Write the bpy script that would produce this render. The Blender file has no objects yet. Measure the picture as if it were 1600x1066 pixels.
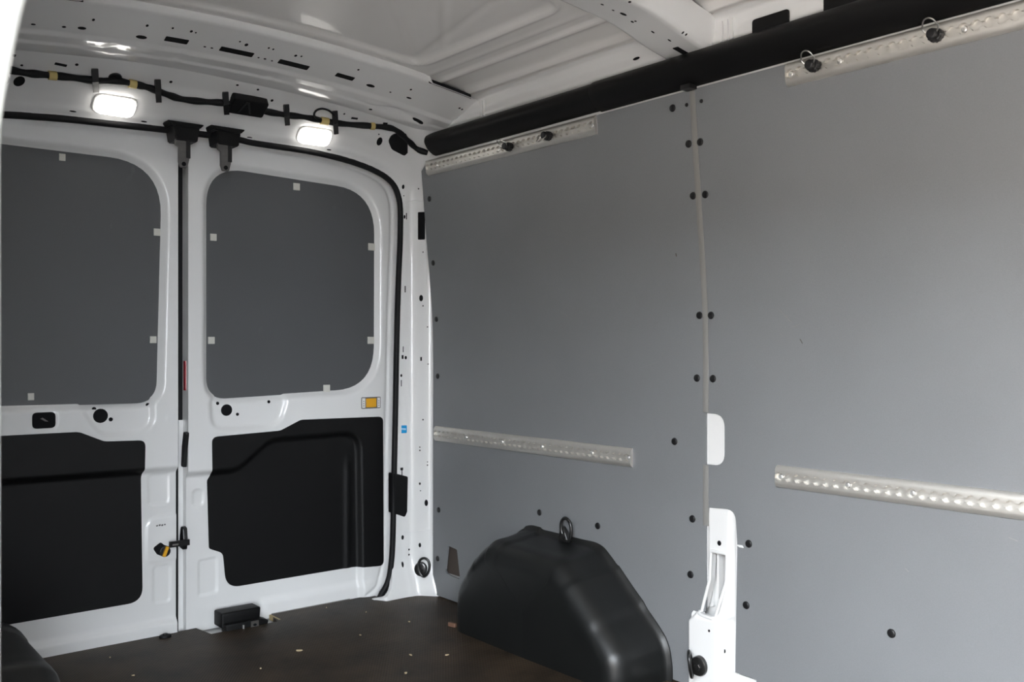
import bpy, bmesh, math, random
import numpy as np
from mathutils import Vector, Matrix

# ------------------------------------------------------------------ camera, sky, light, exposure
SC = bpy.context.scene
COL = SC.collection
F, TH, CX, CH, HY = 1480.0, math.radians(39.25), -1.075, 0.895, 541.0
SN, CS = math.sin(TH), math.cos(TH)
cam_d = bpy.data.cameras.new('camera')
cam = bpy.data.objects.new('camera', cam_d)
COL.objects.link(cam)
cam.location = (CX, 0, CH)
cam.rotation_euler = (math.pi / 2, 0, -TH)
cam_d.sensor_width = 36.0
cam_d.lens = F / 1600 * 36.0
cam_d.shift_y = 8 / 1600
cam_d.clip_start = 0.01
cam_d.dof.use_dof = True
cam_d.dof.focus_distance = 2.7
cam_d.dof.aperture_fstop = 7.0
SC.camera = cam

world = bpy.data.worlds.new('overcast_sky')
SC.world = world
world.use_nodes = True
bgn = world.node_tree.nodes['Background']
bgn.inputs[0].default_value = (0.87, 0.935, 1.0, 1)
bgn.inputs[1].default_value = 20.0

pd = bpy.data.lights.new('sky_portal', 'AREA')      # sampling portal in the sliding door opening, gives no light of its own
pd.shape = 'RECTANGLE'
pd.size, pd.size_y = 1.5, 1.7
pd.cycles.is_portal = True
po = bpy.data.objects.new('sky_portal', pd)
po.location = (-1.0, 0.25, 0.78)
po.rotation_euler = (0, -math.pi / 2, 0)
COL.objects.link(po)

VS = SC.view_settings
VS.view_transform = 'Standard'
VS.look = 'None'
VS.gamma = 1.0
VS.use_curve_mapping = False
VS.exposure = 0.72

random.seed(7)
RNG = np.random.default_rng(5)

# ------------------------------------------------------------------ materials
def new_mat(name):
    m = bpy.data.materials.new(name)
    m.use_nodes = True
    return m, m.node_tree, m.node_tree.nodes['Principled BSDF']

def plain(name, col, rough=0.5, metal=0.0, coat=0.0, grain=0.0, gscale=900.0, var=0.0, vscale=6.0):
    m, nt, b = new_mat(name)
    b.inputs['Base Color'].default_value = (*col, 1)
    b.inputs['Roughness'].default_value = rough
    b.inputs['Metallic'].default_value = metal
    b.inputs['Coat Weight'].default_value = coat
    b.inputs['Coat Roughness'].default_value = 0.06
    tc = nt.nodes.new('ShaderNodeTexCoord')
    if grain:
        n = nt.nodes.new('ShaderNodeTexNoise'); n.inputs['Scale'].default_value = gscale
        bp = nt.nodes.new('ShaderNodeBump'); bp.inputs['Strength'].default_value = grain
        bp.inputs['Distance'].default_value = 0.001
        nt.links.new(tc.outputs['Object'], n.inputs['Vector'])
        nt.links.new(n.outputs['Fac'], bp.inputs['Height'])
        nt.links.new(bp.outputs['Normal'], b.inputs['Normal'])
    if var:
        n = nt.nodes.new('ShaderNodeTexNoise'); n.inputs['Scale'].default_value = vscale
        n.inputs['Detail'].default_value = 6
        mx = nt.nodes.new('ShaderNodeMix'); mx.data_type = 'RGBA'
        mx.inputs[6].default_value = (*[c * (1 - var) for c in col], 1)
        mx.inputs[7].default_value = (*[min(1, c * (1 + var)) for c in col], 1)
        nt.links.new(tc.outputs['Object'], n.inputs['Vector'])
        nt.links.new(n.outputs['Fac'], mx.inputs[0])
        nt.links.new(mx.outputs[2], b.inputs['Base Color'])
    return m

M = {}
M['white'] = plain('white_body_paint', (0.80, 0.80, 0.795), 0.34, coat=0.5, var=0.02, vscale=3)
M['roofpaint'] = plain('white_roof_paint', (0.84, 0.825, 0.805), 0.42, coat=0.08, var=0.02, vscale=3)
M['abs'] = plain('black_moulded_plastic', (0.0045, 0.0045, 0.0048), 0.5, grain=0.3, gscale=700, var=0.15, vscale=9)
M['arch'] = plain('wheel_arch_plastic', (0.0070, 0.0078, 0.0078), 0.38, grain=0.12, gscale=500, var=0.35, vscale=7)
M['rubber'] = plain('black_rubber', (0.008, 0.008, 0.009), 0.6)
M['hole'] = plain('dark_opening', (0.006, 0.006, 0.007), 0.9)
M['plug'] = plain('black_plug_plastic', (0.009, 0.009, 0.01), 0.42)
M['alu'] = plain('brushed_aluminium', (0.70, 0.68, 0.64), 0.45, metal=0.75, grain=0.15, gscale=300, var=0.06, vscale=30)
M['steel'] = plain('zinc_steel', (0.55, 0.54, 0.52), 0.32, metal=1.0)
M['brightsteel'] = plain('bright_screw_steel', (0.85, 0.84, 0.82), 0.25, metal=0.7)
M['darksteel'] = plain('grey_cast_steel', (0.16, 0.155, 0.15), 0.5, metal=0.7, var=0.3, vscale=60)
M['ring'] = plain('black_enamel_steel', (0.010, 0.010, 0.010), 0.28, coat=0.4)
M['strip'] = plain('grey_joint_plastic', (0.24, 0.235, 0.225), 0.5)
M['clipw'] = plain('pale_clip_plastic', (0.62, 0.61, 0.56), 0.5)
M['tape'] = plain('yellow_cloth_tape', (0.58, 0.45, 0.17), 0.6)
M['red'] = plain('red_reflector', (0.42, 0.015, 0.03), 0.25, coat=0.5)
M['orange'] = plain('orange_plastic', (0.80, 0.40, 0.02), 0.4)
M['blue'] = plain('blue_label', (0.0, 0.30, 0.66), 0.4)
M['lblue'] = plain('pale_label_print', (0.45, 0.68, 0.86), 0.5)
M['print'] = plain('grey_label_print', (0.12, 0.12, 0.12), 0.6)
M['paper'] = plain('white_label', (0.78, 0.77, 0.75), 0.45)
M['plyedge'] = plain('raw_plywood_edge', (0.42, 0.33, 0.17), 0.7, var=0.2, vscale=60)
M['chip'] = plain('pale_wood_chip', (0.55, 0.44, 0.28), 0.8)
M['amber'] = plain('brown_tape', (0.16, 0.085, 0.055), 0.6)
M['pillar'] = plain('outer_white_paint', (0.86, 0.86, 0.82), 0.35, coat=0.5)
M['board'] = plain('lining_edge', (0.30, 0.30, 0.30), 0.6)

for k_ in ('abs', 'rubber', 'hole'):
    M[k_].node_tree.nodes['Principled BSDF'].inputs['Specular IOR Level'].default_value = 0.25

def lens_mat():
    m, nt, b = new_mat('lit_lamp_lens')
    b.inputs['Base Color'].default_value = (0.9, 0.9, 0.88, 1)
    b.inputs['Roughness'].default_value = 0.3
    b.inputs['Emission Color'].default_value = (1.0, 0.96, 0.90, 1)
    b.inputs['Emission Strength'].default_value = 7.0
    return m
M['lens'] = lens_mat()

def panel_mat(name, base):
    m, nt, b = new_mat(name)
    N, L = nt.nodes, nt.links
    tc = N.new('ShaderNodeTexCoord')
    n1 = N.new('ShaderNodeTexNoise'); n1.inputs['Scale'].default_value = 3.0; n1.inputs['Detail'].default_value = 5
    n2 = N.new('ShaderNodeTexNoise'); n2.inputs['Scale'].default_value = 420.0; n2.inputs['Detail'].default_value = 2
    L.new(tc.outputs['Object'], n1.inputs['Vector']); L.new(tc.outputs['Object'], n2.inputs['Vector'])
    add = N.new('ShaderNodeMath'); add.operation = 'ADD'
    L.new(n1.outputs['Fac'], add.inputs[0]); L.new(n2.outputs['Fac'], add.inputs[1])
    mr = N.new('ShaderNodeMapRange')
    mr.inputs[1].default_value, mr.inputs[2].default_value = 0.6, 1.4
    L.new(add.outputs[0], mr.inputs[0])
    mx = N.new('ShaderNodeMix'); mx.data_type = 'RGBA'
    mx.inputs[6].default_value = (*[c * 0.92 for c in base], 1)
    mx.inputs[7].default_value = (*[c * 1.08 for c in base], 1)
    L.new(mr.outputs[0], mx.inputs[0])
    # pale scuffs: thin, stretched noise ridges kept to sparse patches
    mp = N.new('ShaderNodeMapping'); mp.inputs['Scale'].default_value = (20, 46, 9)
    L.new(tc.outputs['Object'], mp.inputs['Vector'])
    n3 = N.new('ShaderNodeTexNoise'); n3.inputs['Scale'].default_value = 1.0; n3.inputs['Detail'].default_value = 3
    L.new(mp.outputs[0], n3.inputs['Vector'])
    n4 = N.new('ShaderNodeTexNoise'); n4.inputs['Scale'].default_value = 5.0
    L.new(tc.outputs['Object'], n4.inputs['Vector'])
    r3 = N.new('ShaderNodeMapRange'); r3.inputs[1].default_value, r3.inputs[2].default_value = 0.66, 0.78
    r4 = N.new('ShaderNodeMapRange'); r4.inputs[1].default_value, r4.inputs[2].default_value = 0.55, 0.72
    L.new(n3.outputs['Fac'], r3.inputs[0]); L.new(n4.outputs['Fac'], r4.inputs[0])
    ml = N.new('ShaderNodeMath'); ml.operation = 'MULTIPLY'
    L.new(r3.outputs[0], ml.inputs[0]); L.new(r4.outputs[0], ml.inputs[1])
    ms = N.new('ShaderNodeMath'); ms.operation = 'MULTIPLY'; ms.inputs[1].default_value = 0.5
    L.new(ml.outputs[0], ms.inputs[0])
    m2 = N.new('ShaderNodeMix'); m2.data_type = 'RGBA'
    L.new(ms.outputs[0], m2.inputs[0]); L.new(mx.outputs[2], m2.inputs[6])
    m2.inputs[7].default_value = (0.24, 0.24, 0.24, 1)
    L.new(m2.outputs[2], b.inputs['Base Color'])
    b.inputs['Roughness'].default_value = 0.46
    b.inputs['Specular IOR Level'].default_value = 0.6
    bp = N.new('ShaderNodeBump'); bp.inputs['Strength'].default_value = 0.12; bp.inputs['Distance'].default_value = 0.0006
    L.new(n2.outputs['Fac'], bp.inputs['Height']); L.new(bp.outputs['Normal'], b.inputs['Normal'])
    return m
M['panel'] = panel_mat('grey_lining_laminate', (0.203, 0.210, 0.221))
M['blank'] = panel_mat('dark_grey_blank_laminate', (0.084, 0.087, 0.092))

def floor_mat():
    m, nt, b = new_mat('phenolic_mesh_floor')
    N, L = nt.nodes, nt.links
    tc = N.new('ShaderNodeTexCoord')
    waves = []
    for ang in (35, -35):
        mp = N.new('ShaderNodeMapping'); mp.inputs['Rotation'].default_value = (0, 0, math.radians(ang))
        L.new(tc.outputs['Object'], mp.inputs['Vector'])
        w = N.new('ShaderNodeTexWave'); w.inputs['Scale'].default_value = 42.0
        L.new(mp.outputs[0], w.inputs['Vector']); waves.append(w)
    mxm = N.new('ShaderNodeMath'); mxm.operation = 'MAXIMUM'
    L.new(waves[0].outputs['Fac'], mxm.inputs[0]); L.new(waves[1].outputs['Fac'], mxm.inputs[1])
    n1 = N.new('ShaderNodeTexNoise'); n1.inputs['Scale'].default_value = 4.5; n1.inputs['Detail'].default_value = 8
    n1.inputs['Roughness'].default_value = 0.65
    L.new(tc.outputs['Object'], n1.inputs['Vector'])
    cr = N.new('ShaderNodeValToRGB')
    e = cr.color_ramp.elements
    e[0].position, e[0].color = 0.32, (0.013, 0.0095, 0.007, 1)
    e[1].position, e[1].color = 0.74, (0.066, 0.046, 0.030, 1)
    L.new(n1.outputs['Fac'], cr.inputs['Fac'])
    mx = N.new('ShaderNodeMix'); mx.data_type = 'RGBA'; mx.blend_type = 'MULTIPLY'
    mr = N.new('ShaderNodeMapRange'); mr.inputs[3].default_value, mr.inputs[4].default_value = 0.3, 1.45
    L.new(mxm.outputs[0], mr.inputs[0])
    L.new(cr.outputs['Color'], mx.inputs[6]); L.new(mr.outputs[0], mx.inputs[7]); mx.inputs[0].default_value = 1.0
    L.new(mx.outputs[2], b.inputs['Base Color'])
    b.inputs['Roughness'].default_value = 0.5
    b.inputs['Specular IOR Level'].default_value = 0.2
    bp = N.new('ShaderNodeBump'); bp.inputs['Strength'].default_value = 0.5; bp.inputs['Distance'].default_value = 0.0012
    L.new(mxm.outputs[0], bp.inputs['Height']); L.new(bp.outputs['Normal'], b.inputs['Normal'])
    return m
M['floor'] = floor_mat()
M['render'] = plain('warm_blocker_render', (0.31, 0.265, 0.225), 0.9, var=0.1, vscale=1.5)
M['ground'] = plain('grey_brown_yard', (0.215, 0.185, 0.16), 0.9, var=0.15, vscale=2)

# ------------------------------------------------------------------ helpers
def tag(o, label=None, cat=None, group=None, kind=None):
    if label: o['label'] = label
    if cat: o['category'] = cat
    if group: o['group'] = group
    if kind: o['kind'] = kind
    return o

def link(name, me, mat, parent=None):
    o = bpy.data.objects.new(name, me)
    COL.objects.link(o)
    if mat is not None and not me.materials:
        me.materials.append(M[mat] if isinstance(mat, str) else mat)
    if parent is not None:
        o.parent = parent
    return o

def empty(name, loc=(0, 0, 0)):
    o = bpy.data.objects.new(name, None)
    o.empty_display_size = 0.05
    COL.objects.link(o)
    o.location = loc
    return o

def mesh_np(name, V, Q, mat, parent=None, smooth=True):
    V = np.asarray(V, float); Q = np.asarray(Q, np.int32)
    me = bpy.data.meshes.new(name)
    k = Q.shape[1]
    me.vertices.add(len(V)); me.vertices.foreach_set('co', V.ravel())
    me.loops.add(Q.size); me.loops.foreach_set('vertex_index', Q.ravel())
    me.polygons.add(len(Q))
    me.polygons.foreach_set('loop_start', np.arange(0, Q.size, k, dtype=np.int32))
    me.polygons.foreach_set('loop_total', np.full(len(Q), k, np.int32))
    me.polygons.foreach_set('use_smooth', np.full(len(Q), smooth))
    me.update(calc_edges=True)
    me.validate()
    return link(name, me, mat, parent)

def bm_obj(name, bm, mat, parent=None, smooth=False):
    bmesh.ops.recalc_face_normals(bm, faces=bm.faces[:])
    me = bpy.data.meshes.new(name)
    bm.to_mesh(me); bm.free()
    if smooth:
        me.polygons.foreach_set('use_smooth', np.full(len(me.polygons), True))
        me.set_sharp_from_angle(angle=math.radians(38))
    return link(name, me, mat, parent)

def S(t):
    t = np.clip(t, 0, 1)
    return t * t * (3 - 2 * t)

def sdf(X, Z, pts):
    """signed distance to a closed polygon, negative inside"""
    P = np.asarray(pts, float)
    X = np.asarray(X, float); Z = np.asarray(Z, float)
    d = np.full(X.shape, 1e9); ins = np.zeros(X.shape, bool)
    n = len(P)
    for i in range(n):
        ax, az = P[i]; bx, bz = P[(i + 1) % n]
        ex, ez = bx - ax, bz - az
        l2 = ex * ex + ez * ez
        if l2 < 1e-14: continue
        t = np.clip(((X - ax) * ex + (Z - az) * ez) / l2, 0, 1)
        d = np.minimum(d, (X - ax - t * ex) ** 2 + (Z - az - t * ez) ** 2)
        if az != bz:
            c = ((az > Z) != (bz > Z)) & (X < ex * (Z - az) / ez + ax)
            ins ^= c
    d = np.sqrt(d)
    return np.where(ins, -d, d)

def rounded(pts, r, n=7):
    """polygon with rounded corners; r is a number or a list"""
    out = []
    k = len(pts)
    for i in range(k):
        p0, p1, p2 = (Vector(pts[(i + j) % k]) for j in (-1, 0, 1))
        rr = r[i] if isinstance(r, (list, tuple)) else r
        a = (p0 - p1); b = (p2 - p1)
        la, lb = a.length, b.length
        a.normalize(); b.normalize()
        ang = math.acos(max(-1, min(1, a.dot(b))))
        if rr <= 0 or ang > 3.05:
            out.append(tuple(p1)); continue
        tl = min(rr / math.tan(ang / 2), la * 0.49, lb * 0.49)
        s, e = p1 + a * tl, p1 + b * tl
        for j in range(n + 1):
            t = j / n
            q = s * (1 - t) ** 2 + p1 * (2 * t * (1 - t)) + e * t * t
            out.append(tuple(q))
    return out

def smooth_path(pts, n=8):
    """Catmull-Rom through points"""
    P = [Vector(p) for p in pts]
    out = []
    for i in range(len(P) - 1):
        p0, p1, p2, p3 = P[max(i - 1, 0)], P[i], P[i + 1], P[min(i + 2, len(P) - 1)]
        for j in range(n):
            t = j / n
            out.append(0.5 * ((2 * p1) + (p2 - p0) * t + (2 * p0 - 5 * p1 + 4 * p2 - p3) * t * t + (3 * p1 - p0 - 3 * p2 + p3) * t ** 3))
    out.append(P[-1])
    return out

def sheet(name, u0, u1, v0, v1, res, pos, mat, parent=None, clip=None, back=None, resv=None):
    """grid surface pos(U,V)->X,Y,Z, trimmed to clip(U,V)<=0 with the rim pulled onto the outline;
    back = vector (or scale function) that gives the rim its thickness"""
    resv = resv or res
    nu = max(2, int(round((u1 - u0) / res)) + 1); nv = max(2, int(round((v1 - v0) / resv)) + 1)
    U, V = np.meshgrid(np.linspace(u0, u1, nu), np.linspace(v0, v1, nv))
    keep = None
    if clip is not None:
        for it in range(3):
            d = clip(U, V)
            if it == 0:
                near = np.abs(d) < 0.72 * max(res, resv)
            e = res * 0.2
            gx = (clip(U + e, V) - clip(U - e, V)) / (2 * e)
            gv = (clip(U, V + e) - clip(U, V - e)) / (2 * e)
            g = np.maximum(gx * gx + gv * gv, 0.3)
            U = np.where(near, U - d * gx / g, U); V = np.where(near, V - d * gv / g, V)
        d = clip(U, V)
        ok = d < 0.2 * res
        keep = ok[:-1, :-1] & ok[1:, :-1] & ok[:-1, 1:] & ok[1:, 1:]
        dx1, dv1 = U[1:, 1:] - U[:-1, :-1], V[1:, 1:] - V[:-1, :-1]
        dx2, dv2 = U[1:, :-1] - U[:-1, 1:], V[1:, :-1] - V[:-1, 1:]
        keep &= 0.5 * (dx1 * dv2 - dv1 * dx2) > 0.04 * res * resv
    X, Y, Z = pos(U, V)
    Vt = np.stack([X.ravel(), Y.ravel(), Z.ravel()], 1)
    I = np.arange(nu * nv).reshape(nv, nu)
    Q = np.stack([I[:-1, :-1], I[:-1, 1:], I[1:, 1:], I[1:, :-1]], -1)
    Q = Q.reshape(-1, 4) if keep is None else Q[keep]
    used = np.unique(Q); mp = np.full(nu * nv, -1); mp[used] = np.arange(len(used))
    Vt = Vt[used]; Q = mp[Q]
    if back is not None:
        E = np.concatenate([Q[:, [0, 1]], Q[:, [1, 2]], Q[:, [2, 3]], Q[:, [3, 0]]])
        Es = np.sort(E, 1); key = Es[:, 0].astype(np.int64) * len(Vt) + Es[:, 1]
        _, idx, cnt = np.unique(key, return_index=True, return_counts=True)
        B = E[idx[cnt == 1]]
        bv = np.unique(B); off = np.full(len(Vt), -1)
        # duplicate the rim twice so that its edge stays crisp
        n0 = len(Vt); off[bv] = np.arange(len(bv))
        Vt = np.concatenate([Vt, Vt[bv], Vt[bv] + np.asarray(back, float)])
        a = n0 + off[B[:, 0]]; b_ = n0 + off[B[:, 1]]
        Q = np.concatenate([Q, np.stack([b_, a, a + len(bv), b_ + len(bv)], 1)])
    return mesh_np(name, Vt, Q, mat, parent)

def frame_mat(loc, normal, up=(0, 0, 1)):
    n = Vector(normal).normalized(); u = Vector(up)
    x = u.cross(n)
    if x.length < 1e-4: x = Vector((1, 0, 0)).cross(n)
    x.normalize(); y = n.cross(x)
    m = Matrix((x, y, n)).transposed().to_4x4()
    m.translation = loc
    return m

def tube(name, pts, r, mat, parent=None, closed=False, seg=10, smooth=True):
    """swept tube through a list of points; r number or list"""
    P = [Vector(p) for p in pts]
    n = len(P); V = []; Q = []
    prev = None
    for i, p in enumerate(P):
        a = P[(i - 1) % n] if (closed or i > 0) else P[i]
        b = P[(i + 1) % n] if (closed or i < n - 1) else P[i]
        t = (b - a).normalized()
        if prev is None:
            ref = Vector((0, 0, 1)) if abs(t.z) < 0.9 else Vector((1, 0, 0))
            nx = t.cross(ref).normalized()
        else:
            nx = (prev - t * prev.dot(t)).normalized()
        prev = nx; ny = t.cross(nx)
        rr = r[i] if isinstance(r, (list, tuple)) else r
        for k in range(seg):
            an = 2 * math.pi * k / seg
            V.append(p + nx * (rr * math.cos(an)) + ny * (rr * math.sin(an)))
    for i in range(n if closed else n - 1):
        j = (i + 1) % n
        for k in range(seg):
            k2 = (k + 1) % seg
            Q.append((i * seg + k, i * seg + k2, j * seg + k2, j * seg + k))
    if not closed:
        c0 = len(V); V.append(P[0]); c1 = len(V); V.append(P[-1])
        for k in range(seg):
            k2 = (k + 1) % seg
            Q.append((c0, c0, k2, k)); Q.append((c1, c1, (n - 1) * seg + k, (n - 1) * seg + k2))
    bm = bmesh.new()
    vs = [bm.verts.new(v) for v in V]
    for q in Q:
        q = list(dict.fromkeys(q))
        try: bm.faces.new([vs[i] for i in q])
        except ValueError: pass
    return bm_obj(name, bm, mat, parent, smooth)

def prism(bm, outline, h0, h1, mtx=None, bev=0.0):
    """extruded outline (local xy) between local heights h0..h1, with optional chamfer at h1"""
    mtx = mtx or Matrix.Identity(4)
    cx = sum(p[0] for p in outline) / len(outline); cy = sum(p[1] for p in outline) / len(outline)
    def ring(h, ins):
        r = []
        for p in outline:
            dx, dy = p[0] - cx, p[1] - cy
            l = math.hypot(dx, dy) or 1
            k = max(0.0, 1 - ins / l)
            r.append(bm.verts.new(mtx @ Vector((cx + dx * k, cy + dy * k, h))))
        return r
    rings = [ring(h0, 0), ring(h1 - bev, 0)] if bev else [ring(h0, 0), ring(h1, 0)]
    if bev: rings += [ring(h1 - bev * 0.3, bev * 0.35), ring(h1, bev)]
    n = len(outline)
    for a, b in zip(rings, rings[1:]):
        for i in range(n):
            j = (i + 1) % n
            bm.faces.new((a[i], a[j], b[j], b[i]))
    bm.faces.new(rings[-1]); bm.faces.new(list(reversed(rings[0])))

def oval(rx, ry, n=20):
    return [(rx * math.cos(2 * math.pi * i / n), ry * math.sin(2 * math.pi * i / n)) for i in range(n)]

def rrect(w, h, r, n=4):
    return rounded([(-w / 2, -h / 2), (w / 2, -h / 2), (w / 2, h / 2), (-w / 2, h / 2)], r, n)

def box(bm, x0, x1, y0, y1, z0, z1, mtx=None):
    mtx = mtx or Matrix.Identity(4)
    v = [bm.verts.new(mtx @ Vector((x, y, z))) for x in (x0, x1) for y in (y0, y1) for z in (z0, z1)]
    for f in ((0, 1, 3, 2), (4, 6, 7, 5), (0, 4, 5, 1), (2, 3, 7, 6), (0, 2, 6, 4), (1, 5, 7, 3)):
        bm.faces.new([v[i] for i in f])

_cache = {}
def disc(name, loc, normal, rx, ry, mat, parent, h=0.0012, bev=0.0, up=(0, 0, 1), outline=None, key=None, sink=0.0):
    """thin plug / opening lying on a surface; alike ones share mesh data"""
    k = key or (round(rx, 4), round(ry, 4), mat, h, bev, sink)
    if k not in _cache or outline is not None and key is None:
        bm = bmesh.new()
        prism(bm, outline or oval(rx, ry), -0.002 - sink, h, bev=bev)
        bmesh.ops.recalc_face_normals(bm, faces=bm.faces[:])
        me = bpy.data.meshes.new(name); bm.to_mesh(me); bm.free()
        me.polygons.foreach_set('use_smooth', np.full(len(me.polygons), bev > 0))
        if bev: me.set_sharp_from_angle(angle=math.radians(50))
        me.materials.append(M[mat])
        _cache[k] = me
    o = bpy.data.objects.new(name, _cache[k])
    COL.objects.link(o)
    o.parent = parent
    o.matrix_local = frame_mat(loc, normal, up)
    return o

# ------------------------------------------------------------------ where a sight line of the photograph meets a surface of the van
def ray(px, py):
    a = (px - 800) / F; b = (HY - py) / F
    return (SN + a * CS, CS - a * SN, b)

def on_x(px, py, X):
    d = ray(px, py); t = (X - CX) / d[0]
    return Vector((X, t * d[1], CH + t * d[2]))

def on_y(px, py, Y):
    d = ray(px, py); t = Y / d[1]
    return Vector((CX + t * d[0], Y, CH + t * d[2]))

def on_z(px, py, Z):
    d = ray(px, py); t = (Z - CH) / d[2]
    return Vector((CX + t * d[0], t * d[1], Z))

def hit(px, py, g, t0=1.0, t1=4.2):
    """first root of g(x,y,z) along the sight line"""
    d = ray(px, py)
    ts = np.linspace(t0, t1, 400)
    v = g(CX + ts * d[0], ts * d[1], CH + ts * d[2])
    idx = np.where((v[:-1] < 0) & (v[1:] >= 0))[0]
    if len(idx) == 0:
        t = t1
    else:
        i = idx[0]; t = ts[i] + (ts[i + 1] - ts[i]) * (-v[i]) / (v[i + 1] - v[i] + 1e-12)
    return Vector((CX + t * d[0], t * d[1], CH + t * d[2]))

def normal_of(g, p, e=0.003):
    def f(x, y, z): return float(g(np.array([x]), np.array([y]), np.array([z]))[0])
    n = Vector((f(p.x + e, p.y, p.z) - f(p.x - e, p.y, p.z), f(p.x, p.y + e, p.z) - f(p.x, p.y - e, p.z), f(p.x, p.y, p.z + e) - f(p.x, p.y, p.z - e)))
    n.normalize()
    return -n

# ------------------------------------------------------------------ surfaces of the van
WZ = np.array([-0.2, 0.9, 1.0, 1.127, 1.3, 1.45, 1.55, 1.65, 1.75])
WX = np.array([0.860, 0.860, 0.857, 0.846, 0.828, 0.815, 0.806, 0.797, 0.785])
_zz = np.linspace(-0.2, 1.75, 400)
_xx = np.interp(_zz, WZ, WX)
_k = np.exp(-np.linspace(-2, 2, 41) ** 2); _k /= _k.sum()
_xx = np.convolve(np.pad(_xx, 20, mode='edge'), _k, 'valid')
def wx(z): return np.interp(z, _zz, _xx)
def g_wall(x, y, z): return x - wx(z)

YD = 2.95
half_r = [(0.0, 1.555), (0.15, 1.556)] + [tuple(on_y(px, py, 2.896).xz) for px, py in ((400, 224), (480, 236), (537, 249), (570, 260), (588, 268), (603, 277), (615, 289), (622, 305), (625.5, 327), (625.3, 377),
          (623, 428), (620, 530), (618, 640), (615.5, 760), (613.5, 850), (610, 892), (605, 912), (597, 926))] + [(0.66, 0.0)]
half_l = [(-0.66, 0.0), (-0.70, 0.04), (-0.735, 0.14), (-0.745, 0.3), (-0.758, 0.65), (-0.768, 1.0), (-0.77, 1.25), (-0.757, 1.37), (-0.72, 1.45), (-0.66, 1.497), (-0.58, 1.521), (-0.50, 1.532), (-0.355, 1.543), (-0.215, 1.548), (-0.08, 1.553)]
HALF = [tuple(v) for v in smooth_path([tuple(p) for p in half_l + half_r], 3)]
OPEN = HALF + [(0.6, -0.05), (-0.6, -0.05)]
def d_open(x, z): return sdf(x, z, OPEN)

def YR(x, z):
    """inner surface of the rear body frame around the doors"""
    d = d_open(x, z)
    ax = np.abs(x)
    side = 2.892 - 0.004 * S((ax - 0.775) / 0.02) - 0.057 * S((ax - 0.800) / 0.072)
    flare = 0.042 * S((0.13 - z) / 0.13) * S((ax - 0.66) / 0.03)
    crown = np.interp(d, [-1, 0, 0.012, 0.022, 0.034, 0.062, 0.09, 0.102, 0.150, 0.30], [2.90, 2.898, 2.888, 2.872, 2.866, 2.838, 2.790, 2.782, 2.690, 2.36])
    w = S((z - 1.42) / 0.12)
    return (side - flare) * (1 - w) + np.minimum(crown, side) * w
def g_rear(x, y, z): return y - YR(x, z)

def camber(x): return -0.10 * x * x
ROOF0 = 1.778
def z_roof(x, y):
    """roof skin seen from below, with its pressed swages"""
    ax = np.abs(x)
    z = ROOF0 + camber(x)
    # raised centre fields between the roof bows
    for y0, y1 in ((1.755, 2.425), (0.55, 1.36)):
        d = sdf(x, y, rounded([(-0.538, y0), (0.538, y0), (0.538, y1), (-0.538, y1)], 0.075, 6))
        z = z + 0.009 * S(-d / 0.028) - 0.006 * np.exp(-(d / 0.007) ** 2)
    # diagonal stiffening beads inside the rear field
    for (ax0, ay0, ax1, ay1, wd, hh) in ((0.18, 2.02, 0.47, 2.36, 0.012, 0.0028), (0.30, 1.95, 0.50, 2.24, 0.010, -0.0022), (-0.2, 2.05, -0.45, 2.36, 0.012, 0.0028),
                                        (0.06, 2.0, 0.30, 1.92, 0.014, 0.003), (0.50, 2.36, 0.40, 1.85, 0.012, -0.0015)):
        ex, ey = ax1 - ax0, ay1 - ay0
        t = np.clip(((x - ax0) * ex + (y - ay0) * ey) / (ex * ex + ey * ey), 0, 1)
        dd = np.hypot(x - ax0 - t * ex, y - ay0 - t * ey)
        z = z - 1.7 * hh * np.exp(-(dd / wd) ** 2)
    # longitudinal steps towards the sides
    z = z - 0.003 * np.exp(-((ax - 0.596) / 0.006) ** 2)
    z = z - 0.0095 * np.exp(-((ax - 0.646) / 0.008) ** 2) + 0.008 * S((ax - 0.655) / 0.03) * (1 - S((ax - 0.735) / 0.03))
    z = z - 0.009 * np.exp(-((ax - 0.762) / 0.008) ** 2) - 0.012 * S((ax - 0.765) / 0.03)
    return z

def z_bow1(x, y):
    p = np.interp(y, [2.455, 2.462, 2.47, 2.485, 2.60, 2.615, 2.655, 2.665, 2.70, 2.72],
                  [0.035, 0.006, 0.000, -0.004, -0.040, -0.050, -0.054, -0.060, -0.064, -0.066])
    for bx, by, rx, ry, hh in ((0.60, 2.655, 0.05, 0.022, 0.010), (0.70, 2.66, 0.035, 0.025, -0.010), (-0.60, 2.655, 0.05, 0.022, 0.010), (0.50, 2.640, 0.04, 0.015, -0.006), (-0.30, 2.64, 0.012, 0.03, 0.004), (-0.12, 2.64, 0.012, 0.03, 0.004), (0.16, 2.64, 0.012, 0.03, 0.004)):
        p = p + hh * np.exp(-((x - bx) / rx) ** 2 - ((y - by) / ry) ** 2)
    ends = np.maximum(S((x - 0.59) / 0.02), S((-0.41 - x) / 0.02))       # the lip lies clear of the roof skin at both ends
    p = np.where(y < 2.47, p * (1 - ends), p)
    return 1.757 + camber(x) + p
def g_bow1(x, y, z): return z - z_bow1(x, y)

def z_bow2(x, y):
    p = np.interp(y, [1.490, 1.497, 1.503, 1.512, 1.522, 1.640, 1.652, 1.662, 1.70], [0.055, 0.012, -0.012, -0.022, -0.024, -0.018, -0.012, 0.002, 0.046])
    return 1.738 + camber(x) + p - 0.022 * S((np.abs(x) - 0.55) / 0.22)
def g_bow2(x, y, z): return z - z_bow2(x, y)

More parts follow.
